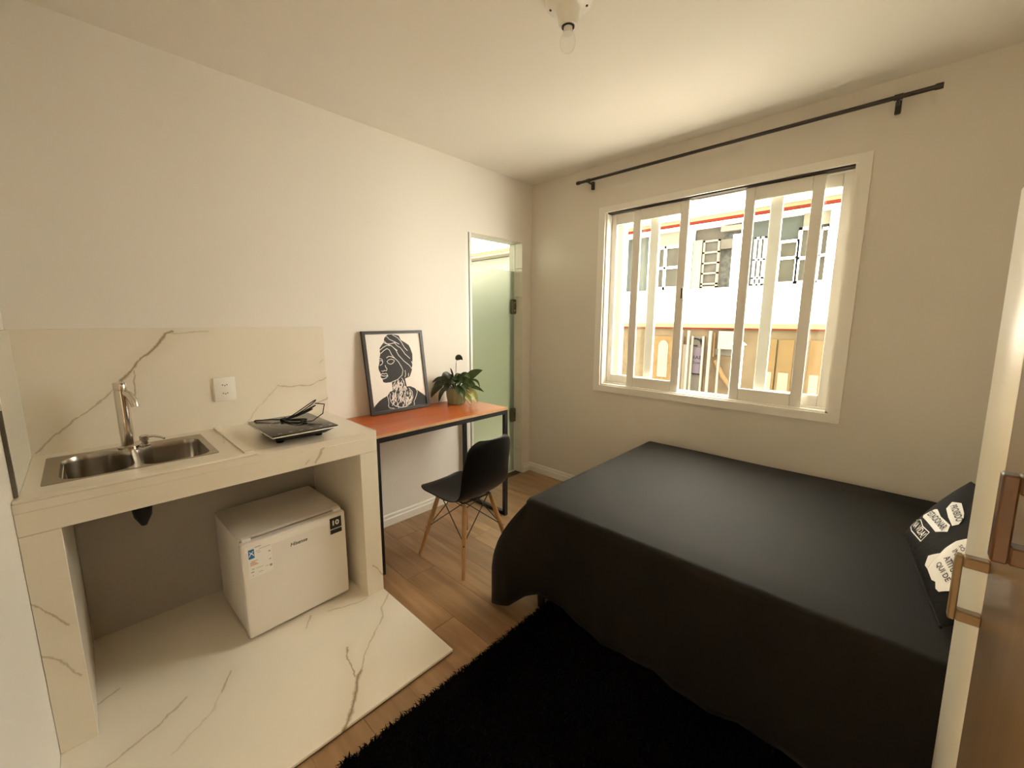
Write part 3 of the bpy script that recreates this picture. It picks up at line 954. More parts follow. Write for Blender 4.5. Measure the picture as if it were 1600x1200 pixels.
lines = [[(0.385, 0.935), (0.424, 0.899), (0.511, 0.865), (0.582, 0.832)], [(0.482, 0.954), (0.569, 0.912), (0.619, 0.861), (0.665, 0.788), (0.712, 0.745)], [(0.329, 0.886), (0.378, 0.845), (0.454, 0.815), (0.514, 0.76), (0.549, 0.696), (0.63, 0.619), (0.717, 0.559), (0.752, 0.512)], [(0.322, 0.864), (0.367, 0.845), (0.436, 0.842), (0.521, 0.856)], [(0.264, 0.733), (0.316, 0.765), (0.373, 0.788), (0.408, 0.765), (0.433, 0.711), (0.471, 0.669), (0.532, 0.617), (0.574, 0.552), (0.595, 0.505), (0.57, 0.445), (0.488, 0.398), (0.376, 0.373)], [(0.498, 0.857), (0.548, 0.811), (0.592, 0.791), (0.642, 0.735), (0.661, 0.707), (0.741, 0.644)], [(0.255, 0.773), (0.312, 0.804), (0.375, 0.827), (0.443, 0.82), (0.536, 0.754)], [(0.343, 0.673), (0.382, 0.692), (0.427, 0.685), (0.471, 0.665)], [(0.465, 0.626), (0.434, 0.601), (0.397, 0.593), (0.359, 0.607), (0.346, 0.629), (0.373, 0.649), (0.421, 0.655), (0.468, 0.639), (0.465, 0.626)], [(0.235, 0.675), (0.272, 0.66), (0.279, 0.629), (0.26, 0.6), (0.224, 0.59)], [(0.232, 0.643), (0.258, 0.648), (0.269, 0.634)], [(0.309, 0.588), (0.315, 0.562), (0.334, 0.539), (0.318, 0.518), (0.285, 0.525), (0.265, 0.514), (0.239, 0.524)], [(0.223, 0.474), (0.25, 0.493), (0.276, 0.482), (0.312, 0.488), (0.334, 0.456), (0.301, 0.433), (0.258, 0.423), (0.22, 0.431)], [(0.227, 0.465), (0.271, 0.457), (0.328, 0.456)], [(0.328, 0.255), (0.286, 0.216), (0.294, 0.172), (0.295, 0.119), (0.282, 0.086), (0.299, 0.06), (0.376, 0.045)], [(0.781, 0.253), (0.805, 0.214), (0.783, 0.17), (0.755, 0.127), (0.723, 0.094), (0.728, 0.057), (0.715, 0.045)], [(0.336, 0.237), (0.32, 0.178), (0.337, 0.123), (0.397, 0.071), (0.487, 0.045), (0.586, 0.046), (0.669, 0.083), (0.715, 0.15), (0.711, 0.224), (0.659, 0.275)], [(0.631, 0.503), (0.632, 0.449), (0.613, 0.414)], [(0.685, 0.462), (0.676, 0.418)], [(0.76, 0.611), (0.775, 0.565), (0.752, 0.512)]]
b = MB()
rnd = random.Random(3)
hatch = []
for k in range(120):
    if k < 80:   # collar disc
        a, r = rnd.uniform(0, 6.28), math.sqrt(rnd.random())
        c = (0.514 + .185 * r * math.cos(a), 0.165 + .115 * r * math.sin(a))
    else:        # neck
        c = (rnd.uniform(.40, .61), rnd.uniform(.27, .39))
        if c[1] > .38 and c[0] < .47:
            continue
    th = rnd.choice((1.1, 2.0, 1.5, .8)) + rnd.uniform(-.25, .25)
    l = rnd.uniform(.015, .04)
    hatch.append([(c[0] - l * math.cos(th), c[1] - l * math.sin(th)), (c[0] + l * .2, c[1]), (c[0] + l * math.cos(th), c[1] + l * math.sin(th))])
for pl in lines + hatch:
    q = [(u * FRW, v * FRH) for u, v in pl]
    vs, fs = ribbon(q, .0042)
    b.add([P3(x / FRW, max(y_ / FRH, .038), .0012) for x, y_ in vs], fs)
b.build('portrait_lines', m_paper, pp)

# ------------------------------------------------------------------ potted plant
PX, PY, PZ = 0.135, -1.020, HD
pt = thing('potted_plant', 'green trailing houseplant in a ribbed sage pot on the desk', 'plant', (PX, PY, PZ))
n = 48
prof = [(.058, .001), (.064, .006), (.074, .06), (.078, .125), (.075, .128), (.070, .122), (.069, .10)]
vs, fs = [], []
for r, z in prof:
    for k in range(n):
        rr = r * (1 + (.035 if k % 4 < 2 else 0.0) * (1 if .003 < z < .12 else .3))
        a = 2 * math.pi * k / n
        vs.append((PX + rr * math.cos(a), PY + rr * math.sin(a), PZ + z))
for i in range(len(prof) - 1):
    fs += [(i * n + k, i * n + (k + 1) % n, (i + 1) * n + (k + 1) % n, (i + 1) * n + k) for k in range(n)]
fs.append(tuple(range(n))[::-1])
MB().add(vs, fs, True).build('pot', m_pot, pt)
MB().lathe([(.0695, .100), (.06, .108), (.03, .112), (.004, .113)], (PX, PY, PZ), 24).build('soil', m_soil, pt)


lr = random.Random(21)


def leaf(p0, p1, p2, width, mat, blade=0.36, fold=0.25, side=None):
    """stem plus blade along the quadratic p0-p1-p2"""
    p0, p1, p2 = Vector(p0), Vector(p1), Vector(p2)
    fn = Vector((.62 + lr.uniform(-.35, .35), -.60 + lr.uniform(-.35, .35), .62 + lr.uniform(-.2, .3)))
    o = MB()
    cur = lambda t: p0 * (1 - t) ** 2 + p1 * 2 * t * (1 - t) + p2 * t * t
    o.tube([cur(t * blade / 4) for t in range(5)], .0022, 5)
    ns = 9
    vs, fs = [], []
    for i in range(ns):
        s = i / (ns - 1)
        t = blade + (1 - blade) * s
        c = cur(t)
        d = (cur(min(1, t + .02)) - cur(max(0, t - .02))).normalized()
        sd_ = Vector(side) if side else d.cross(fn)
        if sd_.length < .2:
            sd_ = Vector((0.6, 0.8, 0))
        sd_ = (sd_ - d * sd_.dot(d)).normalized()
        up = sd_.cross(d).normalized()
        w = 1.35 * width * (math.sin(math.pi * min(1, s * .92 + .08)) ** .75) * (1 - .35 * s)
        if i == ns - 1:
            w = .0006
        for q in (-1, -.5, 0, .5, 1):
            vs.append(c + sd_ * (w * q) + up * (abs(q) * w * fold))
    for i in range(ns - 1):
        for q in range(4):
            fs.append((i * 5 + q, i * 5 + q + 1, (i + 1) * 5 + q + 1, (i + 1) * 5 + q))
    o.add(vs, fs, True)
    return o.build('leaf', mat, pt, auto=False)


C0 = Vector((PX, PY, PZ + .11))
# view-right direction on the desk and the direction to the camera
RT = Vector((0.725, 0.688, 0)); TC = Vector((0.70, -0.71, 0))


def vl(base, ctrl, tip, width, mat, **k):
    """leaf given as (to the view's side, height above soil, towards the room)"""
    f = lambda q: C0 + RT * q[0] + Vector((0, 0, 1)) * q[1] + TC * q[2]
    return leaf(f(base), f(ctrl), f(tip), width, mat, **k)


G, D_, Pl = m_leaf, m_leaf_shaded, m_leaf_pale
spec = [
    # left, backlit shade put into the leaf colour
    ((-.02, 0, .0), (-.10, .13, .01), (-.185, .05, .0), .020, D_), ((-.03, 0, .01), (-.12, .10, .02), (-.175, .0, .02), .024, D_),
    ((-.03, 0, .02), (-.14, .08, .03), (-.190, -.06, .03), .024, D_), ((-.02, 0, .0), (-.08, .10, .02), (-.125, .02, .04), .026, D_),
    ((-.02, 0, .02), (-.10, .06, .05), (-.128, -.09, .05), .017, D_), ((-.01, 0, 0), (-.07, .14, -.01), (-.13, .07, 0), .018, D_),
    ((-.02, 0, .03), (-.06, .06, .07), (-.09, -.01, .08), .018, D_), ((-.01, .0, .0), (-.05, .12, 0), (-.055, .115, .03), .018, D_),
    ((-.01, .0, .0), (-.02, .13, 0), (-.045, .165, -.01), .006, D_), ((-.02, .0, .01), (-.09, .09, .0), (-.16, .03, -.03), .02, D_),
    # middle
    ((0, 0, .02), (.0, .09, .04), (-.02, .06, .09), .024, G), ((0, 0, .02), (.03, .10, .03), (.05, .06, .09), .026, G),
    ((.01, 0, 0), (.03, .13, .0), (.06, .09, .03), .024, G), ((.01, 0, .01), (.06, .11, .02), (.10, .05, .05), .028, G),
    ((.01, 0, .01), (.06, .08, .05), (.085, .0, .10), .024, G), ((0, 0, .02), (.02, .07, .07), (.03, -.02, .12), .022, G),
    ((-.01, 0, .0), (.0, .12, .0), (.02, .12, .05), .022, G), ((0, 0, -.02), (.04, .12, -.04), (.09, .08, -.03), .024, G),
    ((0, 0, -.02), (-.04, .12, -.03), (-.08, .09, -.02), .022, D_), ((.01, 0, .03), (.05, .05, .08), (.07, -.06, .11), .020, G),
    ((.02, 0, .0), (.07, .10, .01), (.125, .055, .03), .026, G), ((.01, 0, 0), (.05, .13, .0), (.085, .125, .02), .020, G),
    # right, lit from the glass door
    ((.02, 0, .0), (.09, .12, .0), (.205, .150, .01), .030, G), ((.02, 0, .0), (.16, .14, .0), (.182, .015, .02), .010, G),
    ((.02, 0, .01), (.12, .06, .03), (.215, -.015, .03), .014, G), ((.02, 0, .02), (.11, .08, .05), (.150, .03, .06), .024, G),
    ((.02, 0, .02), (.09, .06, .06), (.115, -.075, .07), .018, G),
    # pale hanging leaves
    ((.02, 0, .02), (.07, .02, .08), (.125, -.098, .10), .024, Pl), ((.02, 0, .02), (.13, .03, .06), (.165, -.092, .08), .026, Pl),
    ((.01, 0, .03), (.06, .04, .08), (.075, -.085, .10), .020, Pl), ((.03, 0, .01), (.10, .05, .05), (.12, -.02, .07), .020, Pl),
]
for s_ in spec:
    vl(*s_)
rl_ = random.Random(11)
for k in range(16):
    a_ = rl_.uniform(-.9, .9); h_ = rl_.uniform(.05, .13)
    vl((a_ * .02, 0, .01), (a_ * .07, h_ + .05, rl_.uniform(-.02, .05)), (a_ * .13, h_ - rl_.uniform(.0, .08), rl_.uniform(-.03, .09)), rl_.uniform(.015, .021), G if a_ > -.2 else D_)
vl((.0, 0, .0), (-.005, .13, .0), (.005, .225, .0), .0015, D_, blade=.9)
vl((.004, .222, .0), (.025, .262, .0), (.052, .225, .0), .022, D_, blade=.05, side=(.25, -.25, .93))

# ------------------------------------------------------------------ chair
ch = thing('chair', 'black moulded shell chair on wooden dowel legs at the desk', 'chair', (0.67, -1.40, 0.0))
CX, CY = 0.675, -1.402


def cpt(x, y_, z):      # chair space (front = +x) to the room
    a = math.radians(183)
    return Vector((CX + x * math.cos(a) - y_ * math.sin(a), CY + x * math.sin(a) + y_ * math.cos(a), z))


prof = [(.264, .392, .050), (.260, .414, .110), (.240, .434, .150), (.205, .440, .182), (.15, .438, .203), (.06, .428, .212), (-.04, .420, .216), (-.12, .426, .214), (-.175, .452, .210),
        (-.205, .50, .206), (-.222, .56, .202), (-.236, .63, .200), (-.250, .70, .196), (-.262, .76, .184), (-.270, .795, .158), (-.273, .815, .10)]
nu = 13
vs, fs = [], []
for i, (x, z, hw) in enumerate(prof):
    back = max(0.0, min(1.0, (z - .43) / .16)) if x < -.08 else 0.0
    seat = 1 - back
    for k in range(nu):
        u = -1 + 2 * k / (nu - 1)
        e = abs(u) ** 2.6
        vs.append(cpt(x + back * .040 * e, u * hw, z + seat * (.026 if i > 4 else .008) * e))
for i in range(len(prof) - 1):
    fs += [(i * nu + k, i * nu + k + 1, (i + 1) * nu + k + 1, (i + 1) * nu + k) for k in range(nu - 1)]
sh = MB().add(vs, fs, True).build('seat_shell', m_black_plastic, ch, auto=False)
md = sh.modifiers.new('thickness', 'SOLIDIFY'); md.thickness = .008; md.offset = 0
md = sh.modifiers.new('smooth', 'SUBSURF'); md.levels = 1; md.render_levels = 2
tops = {}
for sx_, sy_ in ((1, 1), (1, -1), (-1, 1), (-1, -1)):
    t = cpt(sx_ * .115, sy_ * .105, .415)
    f_ = cpt(sx_ * .202, sy_ * .205, .0)
    tops[(sx_, sy_)] = (t, f_)
    q = lambda k: f_.lerp(t, k)
    lg = MB().tube([q(.001), q(.02), q(.35), q(.75), q(.97)], [.0095, .0105, .0135, .0145, .0125], 14).build('leg', m_leg_wood, ch)
    MB().tube([q(.44) + (cpt(0, 0, .18) - q(.44)).normalized() * .013, q(.44) - (cpt(0, 0, .18) - q(.44)).normalized() * .016], .005, 8).build('bolt', m_black_steel, lg)
b = MB()
b.box(CX - .12, CX + .12, CY - .11, CY - .10, .405, .412).box(CX - .12, CX + .12, CY + .10, CY + .11, .405, .412)
b.box(CX - .125, CX - .115, CY - .11, CY + .11, .405, .412).box(CX + .115, CX + .125, CY - .11, CY + .11, .405, .412)
b.build('mount_frame', m_black_steel, ch)
for (k1, k2) in (((1, 1), (1, -1)), ((1, -1), (-1, -1)), ((-1, -1), (-1, 1)), ((-1, 1), (1, 1))):
    a0 = tops[k1][1].lerp(tops[k1][0], .46); a1 = tops[k2][0]
    b0 = tops[k2][1].lerp(tops[k2][0], .46); b1 = tops[k1][0]
    MB().tube([a0, a1], .0032, 6).build('brace_rod', m_rod, ch)
    MB().tube([b0, b1], .0032, 6).build('brace_rod', m_rod, ch)

# ------------------------------------------------------------------ bed
BX0, BX1, BY0, BY1, HB = 1.2554, 3.10, -1.5003, -0.10, 0.585
bed = thing('bed', 'double bed under a black cover in front of the window', 'bed', (2.18, -0.8, 0.0))
MB().rbox(BX0 + .03, BX1, BY0 + .03, BY1 - .01, .13, .30, .02, 2).build('box_base', m_pillow, bed)
MB().rbox(BX0 + .015, BX1, BY0 + .015, BY1 - .005, .301, HB - .012, .05, 4).build('mattress', m_pillow, bed)
for px_, py_ in ((1.345, -1.445), (1.345, -.2), (2.75, -1.34), (3.0, -1.34), (3.0, -.2)):
    MB().lathe([(.020, .0005), (.026, .129)], (px_, py_, 0), 14).build('leg', m_black_plastic, bed)

# cover: top + hanging skirt along foot and near side, rounded edge, flared corner
rc = .05
path = []      # (x, y, nx, ny, s from corner)
for k in range(30):
    t = k / 30
    path.append((BX0, BY1 + (BY0 + rc - BY1) * t, -1, 0, None))
for k in range(15):
    a = math.pi + (math.pi / 2) * k / 14
    path.append((BX0 + rc + rc * math.cos(a), BY0 + rc + rc * math.sin(a), math.cos(a), math.sin(a), None))
for k in range(1, 41):
    t = k / 40
    path.append((BX0 + rc + (BX1 - BX0 - rc) * t, BY0, 0, -1, None))
ss = [0]
for p, q in zip(path[:-1], path[1:]):
    ss.append(ss[-1] + math.hypot(q[0] - p[0], q[1] - p[1]))
sc_ = ss[37]
ED = .035
cols = []
nt_ = 18
for (x, y_, nx, ny, _), s_ in zip(path, ss):
    ds = s_ - sc_
    w = math.exp(-(ds / .085) ** 2)
    near = ds > 0
    wide = max(0.0, min(1.0, (ds - .12) / .30)) if near else 0.0
    drop = .435 + .15 * math.exp(-abs(ds) / .04) + .085 * wide * wide * (3 - 2 * wide) + .006 * math.sin(s_ * 9)
    col_ = []
    for k in range(5):   # rounded edge
        a = (math.pi / 2) * k / 4
        col_.append(Vector((x + nx * (-ED + ED * math.sin(a)) , y_ + ny * (-ED + ED * math.sin(a)), HB - ED + ED * math.cos(a))))
    for k in range(1, nt_ + 1):
        t = k / nt_
        fold = .012 * math.sin(s_ * 17 + .6) * t + .006 * math.sin(s_ * 41) * t
        out = .010 * t + fold + w * .175 * math.sin(min(1, t * 1.55) * math.pi / 2) 
        z = HB - ED - (drop - ED) * t
        col_.append(Vector((x + nx * out, y_ + ny * out, z)))
    cols.append(col_)
m_ = len(cols[0])
vs = [v for c in cols for v in c]
fs = []
for i in range(len(cols) - 1):
    fs += [(i * m_ + k, i * m_ + k + 1, (i + 1) * m_ + k + 1, (i + 1) * m_ + k) for k in range(m_ - 1)]
# top surface: fan rows from the inner rim to the far long side
inner = [c[0] for c in cols]
o0 = len(vs)
far = [Vector((BX0 + ED + (BX1 - BX0 - ED) * k / (len(cols) - 1), BY1, HB)) for k in range(len(cols))]
rows = 10
for i in range(len(cols)):
    for r in range(1, rows + 1):
        t = r / rows
        p = inner[i].lerp(far[i], t)
        p.z = HB + .002 * math.sin(p.x * 7) * math.sin(p.y * 6)
        vs.append(p)
for i in range(len(cols) - 1):
    a = [i * m_] + [o0 + i * rows + r for r in range(rows)]
    c = [(i + 1) * m_] + [o0 + (i + 1) * rows + r for r in range(rows)]
    fs += [(a[r], c[r], c[r + 1], a[r + 1]) for r in range(rows)]
# far side drop
o1 = len(vs)
for i in range(len(cols)):
    p = far[i]
    vs += [Vector((p.x, p.y + .012, HB - .012)), Vector((p.x, p.y + .014, HB - .40))]
for i in range(len(cols) - 1):
    a = o0 + i * rows + rows - 1; c = o0 + (i + 1) * rows + rows - 1
    fs += [(a, c, o1 + 2 * (i + 1), o1 + 2 * i), (o1 + 2 * i, o1 + 2 * (i + 1), o1 + 2 * (i + 1) + 1, o1 + 2 * i + 1)]
cv = MB().add(vs, fs, True).build('bed_cover', m_cloth, None, auto=False)
tag(cv, 'plain black cloth cover draped over the whole bed', 'bedspread')
md = cv.modifiers.new('thickness', 'SOLIDIFY'); md.thickness = .003; md.offset = 1

# ------------------------------------------------------------------ pillows
PA, PB, PC, PD = Vector((2.655, -.93, .70)), Vector((2.74, -1.36, .62)), Vector((3.06, -1.2, .80)), Vector((2.83, -.60, .86))
PN = (PB - PA).cross(PD - PA).normalized()


def psurf(u, v, sgn=1, extra=0.0):
    p = PA * (1 - u) * (1 - v) + PB * u * (1 - v) + PC * u * v + PD * (1 - u) * v
    a = max(0, 1 - (2 * u - 1) ** 2); c = max(0, 1 - (2 * v - 1) ** 2)
    h = .085 if sgn > 0 else .055
    return p + PN * (sgn * h * (a * c) ** .5 + extra)


def cushion(name, mat, parent, f, n=22):
    vs, fs = [], []
    for sg in (1, -1):
        o = len(vs)
        vs += [f(.5 - .5 * math.cos(math.pi * i / n), .5 - .5 * math.cos(math.pi * j / n), sg) for i in range(n + 1) for j in range(n + 1)]
        for i in range(n):
            for j in range(n):
                q = (o + i * (n + 1) + j, o + (i + 1) * (n + 1) + j, o + (i + 1) * (n + 1) + j + 1, o + i * (n + 1) + j + 1)
                fs.append(q if sg > 0 else q[::-1])
    ob = MB().add(vs, fs, True).build(name, mat, parent, auto=False)
    bm = bmesh.new(); bm.from_mesh(ob.data); bmesh.ops.remove_doubles(bm, verts=bm.verts[:], dist=1e-5); bm.to_mesh(ob.data); bm.free()
    return ob


pw = thing('printed_pillow', 'black pillow printed with white lettering at the head of the bed', 'pillow', (2.8, -1.0, HB))
pb_ = cushion('pillow_body', m_pillow, pw, lambda u, v, s: psurf(u, v, s))
seam = [psurf(i / 30, 0) for i in range(31)]
MB().tube(seam, .004, 6).build('piping', m_pillow, pw)


def patch(loop, name, mat, parent, extra):
    bm = bmesh.new()
    vs = [bm.verts.new((u, v, 0)) for u, v in loop]
    bm.faces.new(vs)
    bmesh.ops.triangulate(bm, faces=bm.faces[:], ngon_method='EAR_CLIP')
    bmesh.ops.subdivide_edges(bm, edges=bm.edges[:], cuts=5, use_grid_fill=True)
    bmesh.ops.triangulate(bm, faces=bm.faces[:])
    for v in bm.verts:
        v.co = psurf(min(max(v.co.x, .002), .998), min(max(v.co.y, .002), .998), 1, extra)
    return MB().from_bm(bm, None, True).build(name, mat, parent, auto=False)


def ptext(txt, a, e, up, name, mat, parent, extra, **k):
    vs, fs = fit_text(txt, **k)
    a, e, up = Vector(a), Vector(e), Vector(up)
    out = []
    for x, y_ in vs:
        q = a + (e - a) * x + (up - a) * y_
        out.append(psurf(min(max(q.x, .002), .998), min(max(q.y, .002), .998), 1, extra))
    MB().add(out, fs).build(name, mat, parent)


p1 = patch([(0.203, 0.581), (0.268, 0.634), (0.376, 0.573), (0.42, 0.533), (0.451, 0.465), (0.434, 0.414), (0.339, 0.439), (0.24, 0.485)], 'white_sign_print', m_paper, pb_, .0015)
ptext('PROIBIDO', (0.246, 0.525), (0.425, 0.460), (0.262, 0.59), 'lettering', m_ink, pb_, .0035, bold=.022)
p2 = patch([(0.098, 0.277), (0.154, 0.402), (0.18, 0.42), (0.287, 0.392), (0.419, 0.405), (0.459, 0.352), (0.391, 0.27), (0.122, 0.257)], 'white_sign_print', m_paper, pb_, .0015)
ptext('ESTACIONAR', (0.15, 0.303), (0.425, 0.315), (0.150, 0.372), 'lettering', m_ink, pb_, .0035, bold=.022)
nav = [(0.057, 0.104), (0.035, 0.19), (0.133, 0.225), (0.237, 0.204), (0.352, 0.223), (0.35, 0.122), (0.129, 0.09), (0.057, 0.104)]
vs, fs = ribbon(nav, .010)
MB().add([psurf(min(max(x, .002), .998), max(y_, .002), 1, .002) for x, y_ in vs], fs).build('sign_outline', m_paper, pb_)
ptext('NA VIDA!', (0.075, 0.122), (0.325, 0.132), (0.095, 0.192), 'lettering', m_paper, pb_, .0025, bold=.01)
p3 = patch([(0.557, 0.066), (0.523, 0.121), (0.579, 0.211), (0.568, 0.266), (0.565, 0.363), (0.585, 0.445), (0.632, 0.47), (0.818, 0.337), (0.828, 0.21), (0.849, 0.149), (0.81, 0.077), (0.774, 0.066), (0.735, 0.085), (0.724, 0.079), (0.699, 0.066), (0.605, 0.072)], 'torn_paper_print', m_paper, pb_, .0015)
for tx, a, e, up in (('QUI DE', (0.633, 0.135), (0.788, 0.140), (0.637, 0.182)), ('ATITUD', (0.633, 0.212), (0.785, 0.205), (0.637, 0.262)),
                     ('INTERP', (0.622, 0.292), (0.745, 0.283), (0.622, 0.335)), ('S\u00d3', (0.611, 0.355), (0.661, 0.350), (0.610, 0.390))):
    ptext(tx, a, e, up, 'lettering', m_ink, pb_, .0035, bold=.018)

Q0 = [Vector(q) for q in ((2.80, -.62, .62), (2.90, -1.02, .60), (3.12, -1.00, .90), (3.03, -.45, .93))]
QN = (Q0[1] - Q0[0]).cross(Q0[3] - Q0[0]).normalized()


def qsurf(u, v, s):
    p = Q0[0] * (1 - u) * (1 - v) + Q0[1] * u * (1 - v) + Q0[2] * u * v + Q0[3] * (1 - u) * v
    a = max(0, 1 - (2 * u - 1) ** 2); c = max(0, 1 - (2 * v - 1) ** 2)
    return p + QN * s * .05 * (a * c) ** .5


# ------------------------------------------------------------------ shaggy rug
import numpy as np
rng = np.random.default_rng(5)
rug = thing('shaggy_rug', 'black long pile shaggy rug on the floor beside the bed', 'rug', (2.0, -2.1, 0.0))
RX0, RX1, RY0, RY1 = 1.385, 2.66, -2.93, -1.385
b = MB()
b.box(RX0, RX1, RY0, RY1, .0008, .010)
b.build('rug_backing', m_shag, rug)
NB = 42000
ex = rng.random(NB) < .25
bx = rng.uniform(RX0, RX1, NB); by = rng.uniform(RY0, RY1, NB)
bx[ex] = RX0 + rng.uniform(0, .05, ex.sum())
ang = rng.uniform(0, 2 * np.pi, NB); ln = rng.uniform(.012, .036, NB); ht = rng.uniform(.018, .040, NB)
wd = rng.uniform(.0012, .0030, NB)
pxx = np.cos(ang + 1.57) * wd; pyy = np.sin(ang + 1.57) * wd
z0_ = np.full(NB, .008)
V0 = np.stack([bx - pxx, by - pyy, z0_], 1); V1 = np.stack([bx + pxx, by + pyy, z0_], 1)
mx_ = bx + np.cos(ang) * ln * .5; my_ = by + np.sin(ang) * ln * .5
V2 = np.stack([mx_ + pxx * .8, my_ + pyy * .8, ht], 1); V3 = np.stack([mx_ - pxx * .8, my_ - pyy * .8, ht], 1)
V4 = np.stack([bx + np.cos(ang) * ln * 1.15, by + np.sin(ang) * ln * 1.15, np.maximum(ht * .75, .004)], 1)
V = np.stack([V0, V1, V2, V3, V4], 1).reshape(-1, 3) - np.array([2.0, -2.1, 0.0])
me = bpy.data.meshes.new('rug_pile')
idx = np.arange(NB)[:, None] * 5
quads = idx + np.array([0, 1, 2, 3]); tris = idx + np.array([3, 2, 4])
loops = np.concatenate([quads.ravel(), tris.ravel()])
me.vertices.add(NB * 5); me.vertices.foreach_set('co', V.ravel())
me.loops.add(len(loops)); me.loops.foreach_set('vertex_index', loops)
me.polygons.add(NB * 2)
me.polygons.foreach_set('loop_start', np.concatenate([np.arange(NB) * 4, NB * 4 + np.arange(NB) * 3]))
me.polygons.foreach_set('loop_total', np.concatenate([np.full(NB, 4), np.full(NB, 3)]))
me.update(calc_edges=True); me.validate()
me.materials.append(m_shag)
rp_ = bpy.data.objects.new('rug_pile', me)
COL.objects.link(rp_); rp_.parent = rug; rp_['kind'] = 'stuff'

# ------------------------------------------------------------------ wardrobe at the right
WXF = 2.748
rl2 = thing('terrace_railing', 'grey two bar railing on the terrace wall behind the frosted glass', 'railing', (-1.385, .8, 1.15))
for z in (1.755, 1.975):
    MB().rbox(-1.399, -1.371, -.6, 1.9, z - .032, z + .032, .006, 1).build('rail', m_parapet, rl2)
for yy in (-.58, 1.86):
    MB().rbox(-1.399, -1.371, yy - .015, yy + .015, 1.15, 1.7225, .004, 1).build('post', m_parapet, rl2)
    MB().rbox(-1.399, -1.371, yy - .015, yy + .015, 1.788, 1.942, .004, 1).build('post', m_parapet, rl2)
wd_ = thing('wardrobe', 'tall wardrobe with cream and glossy brown doors at the frame edge', 'wardrobe', (2.94, -2.35, 0.0))
WT = 1.758
MB().rbox(WXF + .021, XR - .03, -3.13, -1.615, .0005, WT - .002, .004, 1).build('carcass', m_cream_door, wd_)
d1 = MB().rbox(WXF, WXF + .020, -1.884, -1.612, .02, WT, .004, 2).build('door', m_cream_door, wd_)
d1['label'] = 'narrow cream door'
d2 = MB().rbox(WXF, WXF + .020, -2.50, -1.888, .02, WT, .004, 2).build('door', m_brown_door, wd_)
d2['label'] = 'glossy brown door'
d3 = MB().rbox(WXF, WXF + .020, -3.12, -2.504, .02, WT, .004, 2).build('door', m_brown_door, wd_)
d3['label'] = 'glossy brown door'


def pull(y_, z0, z1, mat, parent, so=.042, w=.010, t=.020):
    o = MB()
    o.rbox(WXF - so, WXF - so + w, y_ - t / 2, y_ + t / 2, z0, z1, .002, 1)
    for za in (z0, z1 - t):
        o.rbox(WXF - so + w, WXF, y_ - t / 2, y_ + t / 2, za, za + t, .002, 1)
    return o.build('handle', mat, parent)


pull(-1.895, .942, 1.068, m_handle, d2)
pull(-2.235, 1.208, 1.316, m_handle_dark, d2, so=.050, w=.014, t=.022)
wd_.rotation_euler = (0, math.radians(-1.2), 0)

# ------------------------------------------------------------------ curtain rod
rod = thing('curtain_rod', 'dark bronze curtain rod above the window', 'curtain rod', (1.56, -0.08, 2.567))
RZ, RYo = 2.5666, -.08
MB().tube([(0.552, RYo, RZ), (2.572, RYo, RZ)], .0105, 14).build('pole', m_rod, rod)
for xe, sg in ((0.545, 1), (2.581, -1)):
    MB().lathe([(.0125, -.012), (.0135, -.006), (.0135, .014), (.0115, .018)], (xe + sg * .01, RYo, RZ), 14, Matrix.Rotation(sg * math.pi / 2, 4, 'Y')).build('end_cap', m_rod, rod)
for xb in (0.652, 2.430):
    br = MB().rbox(xb - .012, xb + .012, -.022, -.0005, 2.512, 2.572, .004, 2).build('bracket', m_rod, rod)
    MB().tube([(xb, -.02, 2.552), (xb, -.06, 2.552), (xb, RYo, 2.5545)], .007, 10).build('bracket_arm', m_rod, br)
    MB().tube([(xb - .016, RYo, RZ), (xb + .016, RYo, RZ)], .0135, 14).build('bracket_ring', m_rod, br)

# ------------------------------------------------------------------ ceiling lamp holder with clear bulb
lp = thing('ceiling_lamp', 'white ceiling lampholder with an unlit clear bulb', 'lamp', (1.515, -1.55, H))
LX, LY = 1.515, -1.55
MB().lathe([(.088, 0), (.090, -.004), (.088, -.014), (.074, -.026), (.052, -.034), (.044, -.040), (.041, -.052), (.038, -.075), (.033, -.092), (.026, -.094), (.026, -.080)], (LX, LY, H - .0005), 36).build('holder', m_white_plastic, lp)
for a in (.6, 3.7):
    MB().lathe([(.005, 0), (.005, -.003)], (LX + .068 * math.cos(a), LY + .068 * math.sin(a), H - .027), 10).build('screw', m_gap, lp)
MB().lathe([(.024, -.080), (.024, -.096)], (LX, LY, H), 20).build('socket_ring', m_gap, lp)
bu = MB().lathe([(.016, -.090), (.0165, -.098), (.0175, -.108), (.021, -.118)], (LX, LY, H), 20).build('bulb_cap', m_alu, lp)
m_bulb = clear_glass('bulb_glass', (0.985, 0.985, 0.98), 0.02)
MB().lathe([(.021, -.118), (.0265, -.128), (.030, -.142), (.0295, -.156), (.024, -.170), (.014, -.179), (.003, -.182)], (LX, LY, H), 28, cap=False).build('bulb', m_bulb, lp)

